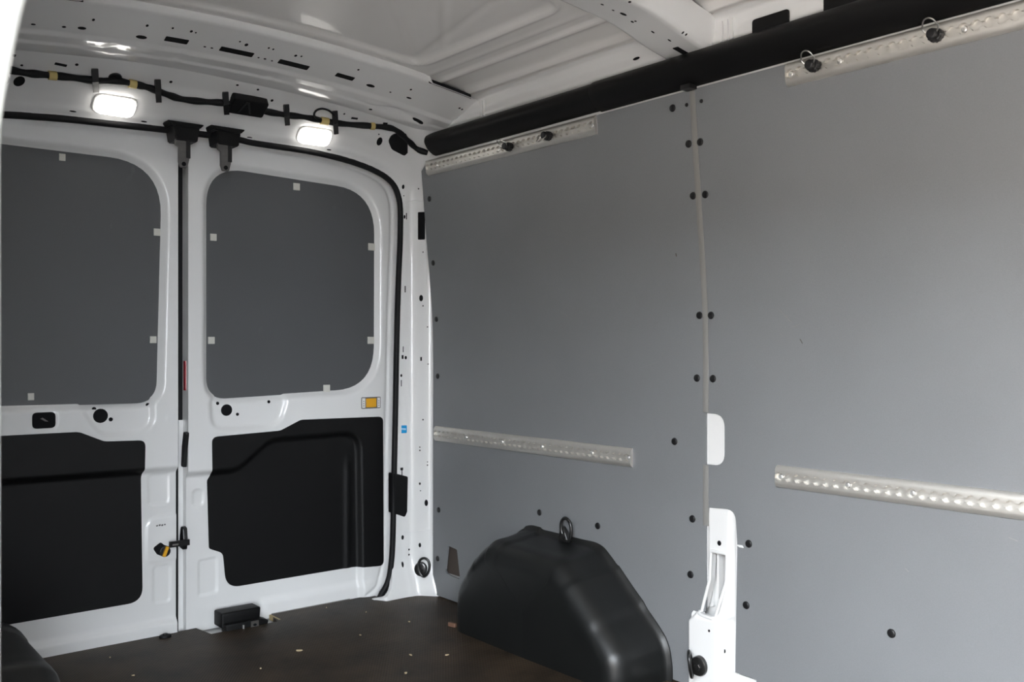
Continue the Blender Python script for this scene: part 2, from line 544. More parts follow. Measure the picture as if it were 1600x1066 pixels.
# ------------------------------------------------------------------ large structure
# ground outside the open side door
bm = bmesh.new(); box(bm, -30, 30, -30, 30, -0.75, -0.62)
tag(bm_obj('ground', bm, 'ground'), 'pale concrete yard outside the open side door', 'ground', kind='structure')

# low building added across the yard, unseen, to block the low sky
bm = bmesh.new(); box(bm, -9.0, -6.5, -8.0, 12.0, -0.62, 2.5)
yard = tag(bm_obj('blocker', bm, 'render'), 'unseen low building across the yard, outside the van', 'blocker')
bm = bmesh.new(); box(bm, -9.2, -6.3, -8.2, 12.2, 2.5, 2.62); bm_obj('roof', bm, 'strip', yard)

# floor board with its rear cut-outs
fl_poly = [(-0.90, -0.60), (0.875, -0.60), (0.875, 2.842), (0.702, 2.858), (0.690, 2.955), (0.40, 2.955), (0.392, 2.958), (0.300, 2.955), (0.283, 2.866), (0.064, 2.872), (0.050, 2.962), (-0.70, 2.950), (-0.90, 2.85)]
bm = bmesh.new()
vs = [bm.verts.new((x, y, 0.0)) for x, y in fl_poly]
vb = [bm.verts.new((x, y, -0.016)) for x, y in fl_poly]
bm.faces.new(vs)
for i in range(len(vs)):
    j = (i + 1) % len(vs); bm.faces.new((vs[i], vs[j], vb[j], vb[i]))
floor = tag(bm_obj('floor', bm, 'floor'), 'dark brown anti-slip plywood load floor with fine mesh texture', 'floor', kind='structure')
bm = bmesh.new(); box(bm, 0.294, 0.3005, 2.880, 2.953, -0.0155, 0.0004); bm_obj('board_edge', bm, 'plyedge', floor)
bm = bmesh.new(); box(bm, 0.305, 0.60, 2.9555, 2.9605, -0.012, 0.0015); bm_obj('edge_trim', bm, 'strip', floor)
bm = bmesh.new(); box(bm, -0.95, 0.93, -0.7, 3.03, -0.14, -0.02); bm_obj('floor_pan', bm, 'white', floor)

# body side behind the lining
def side_pos(off):
    def f(U, V): return wx(V) + off, U, V
    return f
wall_r = sheet('wall_right', -0.55, 2.86, -0.02, 1.72, 0.05, side_pos(0.05), 'white', resv=0.02)
tag(wall_r, 'white painted van body side behind the grey lining', 'wall', kind='structure')
sheet('cant_flange', -0.55, 2.84, 1.535, 1.585, 0.05, lambda U, V: (wx(V) + 0.006, U, V), 'white', wall_r, resv=0.006)

# near body side behind the sliding door opening: lining and door pillar
wall_l = sheet('wall_left', 1.32, 2.86, -0.02, 1.72, 0.05, lambda U, V: (-wx(V) - 0.03, U, V), 'white', resv=0.03)
tag(wall_l, 'white body side between the sliding door opening and the rear', 'wall', kind='structure')
def pil_pos(U, V):
    a = U * 2 * math.pi
    r = 0.028
    lean = -0.0008 - 0.0150 * np.clip((V - 1.075) / 0.10, 0, None) ** 1.3
    x = -0.926 - lean + r * np.cos(a) * 1.0
    y = 0.928 + r * np.sin(a) * 1.0
    return x, y, V
sheet('door_pillar', 0, 1, -0.05, 1.66, 1 / 24, pil_pos, 'pillar', wall_l, resv=0.02)
bm = bmesh.new(); box(bm, -1.02, -0.90, 0.955, 2.95, -0.55, 1.70); bm_obj('outer_skin', bm, 'pillar', wall_l)
bm = bmesh.new(); box(bm, -1.02, -0.82, -0.62, 0.96, 1.60, 1.74); bm_obj('door_header', bm, 'white', wall_l)
bm = bmesh.new(); box(bm, -1.02, -0.86, -0.62, -0.42, -0.55, 1.62); bm_obj('front_pillar', bm, 'white', wall_l)

# bulkhead in front
bm = bmesh.new(); box(bm, -0.95, 0.93, -0.62, -0.58, -0.1, 1.82)
tag(bm_obj('wall_front', bm, 'panel'), 'grey bulkhead closing the load space at the front', 'wall', kind='structure')

# ceiling
ceil = sheet('ceiling', -0.835, 0.835, -0.6, 2.70, 0.007, lambda U, V: (U, V, z_roof(U, V)), 'roofpaint', resv=0.011)
tag(ceil, 'white painted steel roof skin with pressed swages', 'ceiling', kind='structure')
bow1 = sheet('roof_bow', -0.822, 0.822, 2.455, 2.72, 0.01, lambda U, V: (U, V, z_bow1(U, V)), 'white', ceil, resv=0.0040)
bow2 = sheet('roof_bow', -0.83, 0.83, 1.49, 1.70, 0.03, lambda U, V: (U, V, z_bow2(U, V)), 'white', ceil, resv=0.003)
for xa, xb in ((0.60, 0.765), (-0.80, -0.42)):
    sheet('bow_gap_shade', xa, xb, 0, 1, 0.02, lambda U, V: (U, 2.462 + 0 * U, z_bow1(U, 2.475 + 0 * U) * (1 - V) + (z_bow1(U, 2.475 + 0 * U) + 0.014) * V), 'rubber', ceil, resv=0.25)  # black strip put in as the shade between bow lip and roof skin
# roof side rail between skin and black cover
for sg in (1, -1):
    def rail_pos(U, V, sg=sg):
        # V runs down the section
        x = np.interp(V, [0, 0.2, 0.45, 0.6, 0.8, 1.0], [0.775, 0.790, 0.796, 0.790, 0.806, 0.812])
        z = np.interp(V, [0, 0.2, 0.45, 0.6, 0.8, 1.0], [1.708, 1.700, 1.672, 1.645, 1.630, 1.560])
        return sg * x, U, z
    sheet('roof_rail', -0.6, 2.80, 0, 1, 0.05, rail_pos, 'white', ceil, resv=0.05)
# strengthening pleats on the rail behind the front bow
for y0 in (1.435, 1.452, 1.468, 2.425, 2.44):
    bm = bmesh.new(); box(bm, 0.786, 0.794, y0, y0 + 0.006, 1.640, 1.690)
    bm_obj('rail_pleat', bm, 'white', ceil)

# rear body frame round the doors
def rear_clip(U, V):
    d = -d_open(U, V)
    top = V - (1.702 + camber(U))
    return np.maximum(np.maximum(d, top), np.abs(U) - (wx(V) + 0.045))
wall_b = sheet('wall_rear', -0.92, 0.92, -0.005, 1.715, 0.0075, lambda U, V: (U, YR(U, V), V), 'white', clip=rear_clip, back=(0, 0.018, 0))
tag(wall_b, 'white rear body frame with lamp header and door pillars', 'wall', kind='structure')
bm = bmesh.new(); box(bm, -0.95, 0.93, 3.06, 3.09, -0.2, 1.9); bm_obj('outer_skin', bm, 'rubber', wall_b)
# outer roof skin and body side skins keep daylight out
bm = bmesh.new(); box(bm, -1.0, 0.98, -0.65, 3.09, 1.80, 1.83); bm_obj('outer_roof', bm, 'white', ceil)
bm = bmesh.new(); box(bm, 0.93, 0.98, -0.65, 3.09, -0.55, 1.82); bm_obj('outer_skin', bm, 'white', wall_r)
bm = bmesh.new(); box(bm, -1.02, -0.89, 2.86, 3.09, -0.55, 1.82); bm_obj('corner_skin', bm, 'white', wall_b)

# weather strip round the door opening
path = [(x, 2.896, z - 0.012) for x, z in HALF[:3]] + [(x, 2.896, z) for x, z in HALF[3:-3]] + [(x, 2.896, z - 0.012) for x, z in HALF[-3:]]
seal = tube('weather_strip', path, 0.0105, 'rubber', seg=10)
tag(seal, 'black rubber weather strip running round the rear door opening', 'door seal')

# ------------------------------------------------------------------ rear doors
def dpt(px, py, Y=YD): 
    p = on_y(px, py, Y); return (p.x, p.z)

WIN_R = rounded([dpt(*p) for p in ((330, 272), (420, 281), (545, 302), (583, 325), (583, 566), (540, 606), (420, 613), (330, 618))],
                [0.085, 0, 0.10, 0.07, 0.08, 0.09, 0, 0.05])
WIN_R = rounded([dpt(330, 262), dpt(586, 302), dpt(585, 603), dpt(330, 619)], [0.115, 0.15, 0.15, 0.055], 10)
WIN_L = rounded([dpt(252, 258), dpt(243, 624), (-0.70, 0.737), (-0.70, 1.455)], [0.15, 0.055, 0.13, 0.13], 10)
TRIM_R = rounded([dpt(*p) for p in ((331, 683), (438, 673), (470, 656), (598, 651), (599, 884), (552, 888), (357, 921), (352, 866), (330, 859), (327, 752), (332, 744))],
                 [0.02, 0.04, 0.04, 0.02, 0.02, 0.05, 0.05, 0.025, 0.01, 0.012, 0.012])
TRIM_L = rounded([dpt(*p) for p in ((123, 675), (163, 690), (227, 688), (226, 735), (223, 748), (226, 942))] + [(-0.72, 0.108), (-0.72, 0.645)],
                 [0.05, 0.05, 0.02, 0.012, 0.012, 0.045, 0.03, 0.03])
REC_R = rounded([(-0.3, 0.487), (0.185, 0.490), (0.30, 0.580), (0.635, 0.588), (0.648, -0.3), (-0.3, -0.3)], [0, 0.09, 0.09, 0.07, 0, 0], 8)
REC_L = rounded([(-1.2, 0.518), (0.3, 0.508), (0.3, -0.3), (-1.2, -0.3)], 0)
DISH_R = rounded([dpt(*p) for p in ((329, 622), (452, 617), (440, 655), (420, 668), (332, 672))], [0.02, 0.03, 0.05, 0.05, 0.05])
DISH_L = rounded([dpt(*p) for p in ((125, 626), (238, 622), (240, 660), (222, 676), (160, 682), (135, 650))], [0.03, 0.03, 0.05, 0.05, 0.05, 0.04])
EMB_R = [rounded([dpt(*p) for p in q], 0.012) for q in (((305, 768), (321, 766), (321, 791), (305, 793)), ((314, 878), (343, 872), (343, 928), (314, 934)))]
EMB_L = [rounded([dpt(*p) for p in q], 0.012) for q in (((235, 744), (267, 741), (267, 788), (236, 790)), ((243, 888), (269, 883), (269, 942), (243, 945)))]
LOCK_L = rounded([dpt(*p) for p in ((232, 812), (290, 803), (290, 874), (232, 882))], [0.04, 0.0, 0.0, 0.02])
HANDLE = rounded([dpt(*p) for p in ((50, 644), (87, 643), (87, 670), (50, 671))], 0.02)

def off_r(x, z):
    o = 0.020 * S(0.5 - sdf(x, z, REC_R) / 0.022)
    o = o + 0.024 * S(1 - sdf(x, z, WIN_R) / 0.032)
    o = o + 0.011 * S(0.5 - sdf(x, z, DISH_R) / 0.022) * (1 - S(1 - sdf(x, z, WIN_R) / 0.01))
    for e in EMB_R: o = o + 0.004 * S(0.5 - sdf(x, z, e) / 0.006)
    o = o - 0.010 * S((0.062 - z) / 0.03) * S((x - 0.25) / 0.05)
    return o
def off_l(x, z):
    o = 0.020 * S(0.5 - sdf(x, z, REC_L) / 0.022)
    o = o + 0.024 * S(1 - sdf(x, z, WIN_L) / 0.032)
    o = o + 0.011 * S(0.5 - sdf(x, z, DISH_L) / 0.022) * (1 - S(1 - sdf(x, z, WIN_L) / 0.01))
    for e in EMB_L: o = o + 0.004 * S(0.5 - sdf(x, z, e) / 0.006)
    o = o - 0.004 * S(0.5 - sdf(x, z, LOCK_L) / 0.006)
    o = o - 0.014 * S((0.050 - z) / 0.022)
    o = o + 0.004 * S(0.5 - (sdf(x, z, HANDLE) - 0.004) / 0.006)
    return o
def top_roll(x, z):
    d = d_open(x, z)                   # pressed groove that follows the rim
    return 0.006 * np.exp(-((d + 0.004) / 0.006) ** 2)

def door(name, label, offs, trim, rec, win, clip, x0, x1, edge):
    def pos(U, V):
        o = offs(U, V) + top_roll(U, V)
        o = o + 0.012 * S((-sdf(U, V, trim) - 0.004) / 0.006)
        return U, YD + o, V
    d = sheet(name, x0, x1, -0.014, 1.60, 0.005, pos, 'white', clip=clip, back=(0, edge, 0))
    tag(d, label, 'door', kind='structure')
    def tpos(U, V):
        o = 0.020 * S(0.5 - sdf(U, V, rec) / 0.022) - 0.003
        if rec is REC_R:
            o = o - 0.006 * np.exp(-((U - 0.596) / 0.012) ** 2) * S((0.54 - V) / 0.1)
        return U, YD + o, V
    xs = [p[0] for p in trim]; zs = [p[1] for p in trim]
    sheet('lower_trim', min(xs) - 0.006, max(xs) + 0.006, min(zs) - 0.006, max(zs) + 0.006, 0.005, tpos, 'abs', d, clip=lambda U, V: sdf(U, V, trim), back=(0, 0.012, 0))
    xs = [p[0] for p in win]; zs = [p[1] for p in win]
    sheet('window_blank', min(xs) - 0.02, max(xs) + 0.02, min(zs) - 0.02, max(zs) + 0.02, 0.012,
          lambda U, V: (U, YD + 0.0195 + 0 * U, V), 'blank', d, clip=lambda U, V: sdf(U, V, win) - 0.012, back=(0, 0.004, 0))
    return d

door_r = door('door_2', 'white right-hand rear door beside the grey side wall', off_r, TRIM_R, REC_R, WIN_R,
              lambda U, V: np.maximum(d_open(U, V) - 0.034, 0.021 - U), 0.015, 0.84, 0.050)
door_l = door('door_1', 'white left-hand rear door cut by the left edge of the view', off_l, TRIM_L, REC_L, WIN_L,
              lambda U, V: np.maximum(d_open(U, V) - 0.034, U + 0.011), -0.84, -0.005, 0.060)

def on_door(px, py, offs):
    y = YD
    for _ in range(4):
        p = on_y(px, py, y); y = YD + float(offs(np.array([p.x]), np.array([p.z]))[0])
    return on_y(px, py, y)
ND = (0, -1, 0)
PX = 2.95 / 1480 / 0.845      # metres per pixel near the doors, seen square on

def px_rect(d, offs, x0, y0, x1, y1, name, mat, h=0.002, r=0.002, lift=0.0):
    a = on_door(x0, (y0 + y1) / 2, offs); b = on_door(x1, (y0 + y1) / 2, offs); c = on_door((x0 + x1) / 2, (y0 + y1) / 2, offs)
    w = abs(b.x - a.x); hgt = abs(y1 - y0) * 1.0 * (c.y / (CS - ((x0 + x1) / 2 - 800) / F * SN)) / F
    bm = bmesh.new(); prism(bm, rrect(w, hgt, r), -0.003, h, frame_mat((c.x, c.y - lift, c.z), ND), bev=min(0.001, h * 0.3))
    return bm_obj(name, bm, mat, d)

# window clips
for d, offs, L in ((door_l, off_l, ((97, 246), (245, 363), (239, 531), (48, 620))), (door_r, off_r, ((463, 292), (333, 371), (580, 386), (330, 532), (579, 532), (510, 607)))):
    for (px, py) in L:
        px_rect(d, lambda x, z: 0.0195 + 0 * x, px - 5, py - 5.5, px + 5, py + 5.5, 'clip', 'clipw', h=0.004, r=0.001)
# round openings in the pressed dishes
for d, offs, L in ((door_l, off_l, ((157, 650, 9), (147, 639.5, 2.6), (173, 655.5, 2.6), (231, 633, 2.6))), (door_r, off_r, ((354, 641, 8), (340, 630.5, 2.2), (371, 647.5, 2.2), (420, 628, 2.2)))):
    for px, py, r in L:
        disc('hole', on_door(px, py, offs), ND, r * PX, r * PX, 'hole', d, h=0.0006)
# inner pull recess on the left door
c = on_door(68.5, 657, off_l)
bm = bmesh.new(); prism(bm, rrect(0.062, 0.046, 0.013), -0.004, 0.0012, frame_mat(c, ND))
hr = bm_obj('pull_recess', bm, 'hole', door_l)
bm = bmesh.new(); prism(bm, [(-0.010, 0.005), (-0.004, 0.008), (0.008, -0.001), (0.011, -0.004), (0.002, -0.003)], 0.001, 0.006, frame_mat(c, ND), bev=0.002)
bm_obj('pull_tab', bm, 'darksteel', hr)
# amber reflector label on the right door
a = on_door(579.5, 629.5, off_r)
mt = frame_mat(a, ND)
bm = bmesh.new(); prism(bm, rrect(0.079, 0.041, 0.004), -0.002, 0.0016, mt); st = bm_obj('sticker', bm, 'print', door_r)
st['label'] = 'black framed label with an amber centre'
for sx, w in ((-0.0305, 0.013), (0.0315, 0.011)):
    bm = bmesh.new(); prism(bm, [(sx - w / 2, -0.0175), (sx + w / 2, -0.0175), (sx + w / 2, 0.0175), (sx - w / 2, 0.0175)], 0.0012, 0.0021, mt); bm_obj('label_field', bm, 'paper', st)
    for k in range(3):
        bm = bmesh.new(); prism(bm, rrect(0.004, 0.003, 0.0008), 0.002, 0.0024, mt @ Matrix.Translation((sx, -0.010 + k * 0.008, 0))); bm_obj('print_mark', bm, 'print', st)
bm = bmesh.new(); prism(bm, rrect(0.042, 0.032, 0.002), 0.0012, 0.0042, mt, bev=0.0015); bm_obj('amber_field', bm, 'orange', st)
# lock knob with orange lever, printed marks above it
a = on_door(253, 859, off_l); mt = frame_mat(a, ND)
bm = bmesh.new(); prism(bm, rounded([(-0.028, 0.008), (-0.004, 0.024), (0.006, 0.014), (0.024, 0.006), (0.025, -0.014), (0.006, -0.024), (-0.016, -0.012)], 0.008), -0.003, 0.003, mt, bev=0.001)
kn = bm_obj('lock_knob', bm, 'hole', door_l)
bm = bmesh.new(); prism(bm, oval(0.017, 0.017), 0.002, 0.008, mt @ Matrix.Translation((0.008, -0.006, 0)), bev=0.002); bm_obj('knob_disc', bm, 'plug', kn)
bm = bmesh.new(); prism(bm, rrect(0.010, 0.032, 0.002), 0.006, 0.014, mt @ Matrix.Translation((0.008, -0.006, 0)) @ Matrix.Rotation(math.radians(-22), 4, 'Z'), bev=0.002); bm_obj('knob_lever', bm, 'orange', kn)
a = on_door(252, 821, off_l); mt = frame_mat(a, ND)
for k, (x, w, hh) in enumerate(((-0.013, 0.006, 0.004), (-0.005, 0.006, 0.005), (0.003, 0.006, 0.005), (0.011, 0.005, 0.004))):
    bm = bmesh.new(); prism(bm, rrect(w, hh, 0.001), 0, 0.0006, mt @ Matrix.Translation((x, 0.001 * (k % 2), 0)) @ Matrix.Rotation(0.2, 4, 'Z')); bm_obj('print_mark', bm, 'print', door_l)
# seal, reflector and latches in the gap between the doors
bm = bmesh.new(); box(bm, -0.016, 0.030, 3.000, 3.010, 0.66, 1.545); box(bm, -0.016, 0.0065, 2.998, 3.008, -0.01, 0.66); bm_obj('gap_seal', bm, 'rubber', door_r)
bm = bmesh.new(); box(bm, 0.0065, 0.030, 2.996, 3.008, -0.01, 0.66); bm_obj('gap_flange', bm, 'white', door_r)
bm = bmesh.new(); box(bm, 0.0185, 0.0225, 2.968, 2.985, 0.755, 0.848); bm_obj('reflector', bm, 'red', door_r)
bm = bmesh.new()
prism(bm, rounded([(-0.012, -0.055), (0.012, -0.055), (0.020, 0.0), (0.034, 0.055), (0.010, 0.058), (-0.006, 0.01)], 0.006), 0, 0.010, frame_mat((0.021, 2.975, 0.568), (-1, 0, 0)), bev=0.002)
bm_obj('buffer', bm, 'plug', door_r)
lt = empty('latch'); lt.parent = door_r
bm = bmesh.new(); prism(bm, rounded([(-0.018, -0.03), (0.012, -0.034), (0.020, -0.006), (0.014, 0.034), (-0.004, 0.04), (-0.014, 0.01)], 0.006), 0, 0.014, frame_mat((0.0215, 2.975, 0.287), (-1, 0, 0)), bev=0.003)
bm_obj('latch_body', bm, 'ring', lt)
bm = bmesh.new(); box(bm, -0.042, 0.020, 2.934, 2.944, 0.272, 0.290); bm_obj('latch_bolt', bm, 'ring', lt)
bm = bmesh.new(); box(bm, -0.034, -0.016, 2.9325, 2.9345, 0.277, 0.282); bm_obj('latch_plate', bm, 'steel', lt)

# ------------------------------------------------------------------ openings pressed into the rear frame and the roof bows
def rear_hole(px, py, w, h, kind='o', mat='hole', name='hole', parent=None, g=g_rear, upv=(0, 0, 1)):
    parent = parent or wall_b
    p = hit(px, py, g); n = normal_of(g, p)
    d = ray(px, py); t = (p.y) / d[1]
    sc = t / F
    view = Vector(d).normalized()
    # undo foreshortening of the tilted surface
    m = frame_mat(p, n, upv)
    ax = m.to_3x3().col[0]; ay = m.to_3x3().col[1]
    right = Vector((CS, -SN, 0)); upw = Vector((0, 0, 1))
    fx = max(0.35, (ax - view * ax.dot(view)).length); fy = max(0.22, (ay - view * ay.dot(view)).length)
    rx, ry = w / 2 * sc / fx, h / 2 * sc / fy
    if kind == 'o':
        return disc(name, p, n, rx, ry, mat, parent, h=0.0005, up=upv)
    return disc(name, p, n, rx, ry, mat, parent, h=0.0005, up=upv, outline=rrect(2 * rx, 2 * ry, min(rx, ry) * 0.3), key=('r', round(rx, 4), round(ry, 4), mat))

for a in ((630, 292, 4, 7), (631, 306, 1.6, 2), (654, 295, 2, 2.4), (632, 339, 3, 6), (661, 394, 2, 2), (658, 466, 6, 10), (661, 478, 2, 2.4), (668, 511, 2, 2), (634, 559, 3.5, 5.5),
          (669, 569, 2, 2), (627, 587, 3, 4.5), (661, 656, 2.2, 2.4), (666, 786, 5.5, 10), (656, 756, 3, 4), (657, 767, 1.6, 2), (629, 840, 4, 7), (656, 852, 4, 7), (629, 882, 3.5, 10), (639, 859, 2.4, 3), (639, 867, 2.4, 3),
          (656, 699, 2, 2), (656, 704, 2.2, 2.4), (668, 722, 1.6, 2), (668, 727, 2, 2.4), (592, 210, 2, 2), (593, 221, 8.5, 13), (34, 102, 4, 3.2), (120, 101, 5, 4), (267, 128, 4.5, 4), (371, 133, 4, 3), (425, 157, 4, 4), (403, 140, 4, 3), (538, 178, 3, 3),
          (30, 127, 15, 17), (5, 126, 16, 20), (114, 174, 10, 2.4), (225, 190, 9, 2.4), (390, 215, 8, 2.4), (514, 234, 7, 2)):
    rear_hole(*a)
for a in ((629, 558, 3, 6), (658, 561, 2.6, 6), (635, 338, 1.4, 10), (633, 452, 1.6, 10), (630, 546, 1.2, 9), (627, 599, 1.2, 10), (19, 86, 10, 4), (95, 101, 17, 4), (554, 185, 10, 3), (615, 184, 11, 3), (602, 193, 7, 3), (628, 733, 5, 4), (628, 740, 1.4, 10)):
    rear_hole(*a, kind='r')
rear_hole(658.5, 353, 11, 43, kind='r')
# dark grommet plate in the upper corner of the frame
pp = [hit(x, y, g_rear) for x, y in ((606, 219), (613, 209), (634, 208), (637, 214), (637, 240), (632, 244), (612, 233))]
n = normal_of(g_rear, hit(622, 226, g_rear))
mt = frame_mat(hit(622, 226, g_rear), n); inv = mt.inverted()
bm = bmesh.new(); prism(bm, rounded([tuple((inv @ p).xy) for p in pp], [0.03, 0.03, 0.01, 0.01, 0.01, 0.012, 0.03]), -0.012, 0.0025, mt); bm_obj('blanking_plate', bm, 'abs', wall_b)
# black hinge-check cover low on the pillar
pp = [hit(x, y, g_rear) for x, y in ((614, 739), (637, 745), (636, 800), (632, 808), (614, 802))]
n = normal_of(g_rear, hit(627, 775, g_rear)); mt = frame_mat(hit(627, 775, g_rear), n); inv = mt.inverted()
bm = bmesh.new(); prism(bm, rounded([tuple((inv @ p).xy) for p in pp], 0.006), -0.03, 0.006, mt, bev=0.002); bm_obj('check_cover', bm, 'abs', wall_b)
# horizontal overlap seams of the pillar sheets
for (x0, y0, x1, y1) in ((632, 832, 673, 828), (631, 314, 660, 314)):
    P = [hit(x0 + (x1 - x0) * k / 8, y0 + (y1 - y0) * k / 8, g_rear) for k in range(9)]
    tube('sheet_seam', P, 0.0012, 'white', wall_b, seg=6)
# blue label on the pillar
p = hit(629.5, 671, g_rear); n = normal_of(g_rear, p); mt = frame_mat(p, n)
bm = bmesh.new(); prism(bm, rrect(0.030, 0.028, 0.003), -0.002, 0.0007, mt); bl = bm_obj('sticker', bm, 'blue', wall_b); bl['label'] = 'small blue label with a pale line of print'
for k, (x, w) in enumerate(((-0.0095, 0.005), (-0.0035, 0.005), (0.0025, 0.005), (0.0085, 0.005))):
    bm = bmesh.new(); prism(bm, rrect(w, 0.0065, 0.001), 0.0005, 0.001, mt @ Matrix.Translation((x, 0.002 - 0.0006 * k, 0))); bm_obj('print_mark', bm, 'lblue', bl)

UPY = (0, 1, 0)
for a in ((52, 38, 7, 2.6), (128, 44, 12, 4.5), (221, 58, 16, 5.6), (579, 134, 13, 5), (639, 153, 8, 3), (100, 42, 6, 3), (146, 31, 4, 4), (230, 40, 4, 4), (270, 44, 3, 3), (299, 49, 4, 4), (306, 51, 2.4, 2.4), (385, 70, 5, 5), (375, 65, 2.6, 2.6),
          (420, 75, 2.8, 3), (427, 77, 2.8, 3), (462, 87, 3.8, 4), (471, 88, 2.6, 3), (560, 109, 3, 3), (642, 140, 3, 3), (718, 169, 3, 3), (722, 171, 2.4, 3), (320, 73, 4, 2), (331, 75, 4, 2), (404, 90, 3, 2), (414, 92, 4, 2.4), (425, 95, 3, 2), (610, 144, 3, 2), (653, 189, 18, 6), (579, 171, 5, 3)):
    rear_hole(*a, parent=bow1, g=g_bow1, upv=UPY)
for a in ((276, 63, 34, 8), (370, 81, 50, 8), (459, 101, 46, 8), (539, 120, 28, 7), (720, 188, 15, 7)):
    rear_hole(*a, kind='r', parent=bow1, g=g_bow1, upv=UPY)
for a in ((974, 22, 11, 4.5), (984, 3, 4, 4), (958, 16, 4, 2), (941, 7, 5, 2.4), (988, 34, 5, 3), (993, 33, 3, 3), (1020, 50, 6, 2.6), (1046, 63, 6, 2.4), (1067, 51, 2.4, 5), (1072, 54, 2.4, 4.5)):
    rear_hole(*a, parent=bow2, g=g_bow2, upv=UPY)
rear_hole(1063, 79, 19, 9, kind='r', parent=bow2, g=g_bow2, upv=UPY)
for k, (x0, y0) in enumerate(((1004, 87), ((-9), 0))):
    if k == 0:
        p = Vector((0.795, 1.76, 1.668)); disc('hole', p, (-1, 0, 0.2), 0.012, 0.004, 'hole', ceil)

# ------------------------------------------------------------------ black cant-rail covers
def rail_cover(name, y0, y1, grow, label, lipy=None):
    sec = [(0.806, 1.556), (0.792, 1.560), (0.772, 1.574), (0.758, 1.594), (0.757, 1.610), (0.766, 1.624), (0.782, 1.633), (0.802, 1.637)]
    sec = [tuple(v) for v in smooth_path(sec, 4)]
    cx, cz = 0.80, 1.596
    ys = [y0, y0 + 0.004] + list(np.linspace(y0 + 0.03, y1 - 0.03, 30)) + [y1 - 0.004, y1]
    bm = bmesh.new(); rows = []
    for i, y in enumerate(ys):
        k = 1 + grow
        if i == 0: k *= 0.94
        if i == len(ys) - 1: k *= 0.985
        rows.append([bm.verts.new((cx + (x - cx) * k, y, cz + (z - cz) * k)) for x, z in sec])
    for a, b in zip(rows, rows[1:]):
        for i in range(len(sec) - 1): bm.faces.new((a[i], a[i + 1], b[i + 1], b[i]))
    bm.faces.new(rows[0]); bm.faces.new(rows[-1])
    o = bm_obj(name, bm, 'abs', None, True)
    return tag(o, label, 'trim', 'covers along the roof rail')
rail_cover('rail_cover', 1.885, 2.722, -0.02, 'black plastic roof rail cover reaching the rear corner')
cov = rail_cover('rail_cover', -0.5, 1.905, 0.06, 'black plastic roof rail cover nearest the camera, with two tabs')
for (ya, yb) in ((1.275, 1.375), (1.085, 1.185)):
    bm = bmesh.new(); prism(bm, rounded([(ya, 1.62), (yb, 1.62), (yb, 1.666), (ya, 1.666)], [0, 0, 0.008, 0.008]), 0, 0.004, Matrix(((0, 0, -1, 0.7855), (1, 0, 0, 0), (0, 1, 0, 0), (0, 0, 0, 1))))
    bm_obj('cover_tab', bm, 'abs', cov)
bm = bmesh.new(); box(bm, 0.775, 0.803, 1.560, 1.590, 1.545, 1.556); bm_obj('cover_clip', bm, 'plug', cov)

# ------------------------------------------------------------------ grey lining panels
def wy(px, py):
    p = hit(px, py, g_wall, 0.6, 4.5); return (p.y, p.z)
JY = 1.577
P1 = rounded([(JY, 0.004), (JY, 1.549), (2.815, 1.549), (2.818, 0.004)], 0.004)
CUT1 = rounded([wy(700, 853), wy(714, 859), wy(719, 906), wy(704, 900), wy(696, 894)], 0.004)
ARC_Y0, ARC_Y1 = 1.70, 2.46
def clip1(U, V): return np.maximum(np.maximum(sdf(U, V, P1), -sdf(U, V, CUT1)), -sdf(U, V, [(1.52, -0.1), (1.612, -0.1), (1.612, 0.19), (1.595, 0.21), (1.52, 0.21)]))
pan1 = sheet('lining_panel', 1.565, 2.825, 0.0, 1.555, 0.0075, lambda U, V: (wx(V), U, V), 'panel', clip=clip1, back=(0.006, 0, 0))
tag(pan1, 'grey side lining panel between the rear door and the joint strip, over the wheel arch', 'wall panel', 'grey lining panels on the side wall')
P2 = [(-0.5, 0.004), (JY, 0.004), (JY, 1.549), (-0.5, 1.549)]
CAP = rounded([(1.64, 0.590), (1.64, 0.722), (1.517, 0.722), (1.517, 0.590)], [0, 0, 0.035, 0.035], 8)
POST = rounded([(1.70, 0.470), (1.70, -0.1), (1.420, -0.1), (1.420, 0.077), (1.484, 0.077), (1.478, 0.40), (1.484, 0.485)], [0, 0, 0, 0, 0, 0, 0.03], 6)
def clip2(U, V): return np.maximum(sdf(U, V, P2), np.maximum(-sdf(U, V, CAP), -sdf(U, V, POST)))
pan2 = sheet('lining_panel', -0.5, 1.585, 0.0, 1.555, 0.0075, lambda U, V: (wx(V), U, V), 'panel', clip=clip2, back=(0.006, 0, 0))
tag(pan2, 'large grey side lining panel at the right of the view, past the joint strip', 'wall panel', 'grey lining panels on the side wall')
def plug(px, py, r, par):
    p = hit(px, py, g_wall, 0.6, 4.5)
    disc('plug', p, normal_of(g_wall, p), r, r, 'plug', par, h=0.0035, bev=0.0025)
for px, py in ((671, 311), (677, 411), (682, 499), (684, 588), (685.5, 797), (684, 873), (1051, 169), (1076, 225), (1083, 306), (1093, 493), (1089, 591), (1054, 690), (1082, 811), (1079, 898), (843, 801), (934, 822)):
    plug(px, py, 0.0098, pan1)
plug(1073, 164, 0.005, pan1)
for px, py in ((1094, 222), (1102, 304), (1111, 493), (1114, 592), (1170, 850), (1166, 946), (1393, 990)):
    plug(px, py, 0.0098, pan2)
plug(1096, 158, 0.005, pan2)
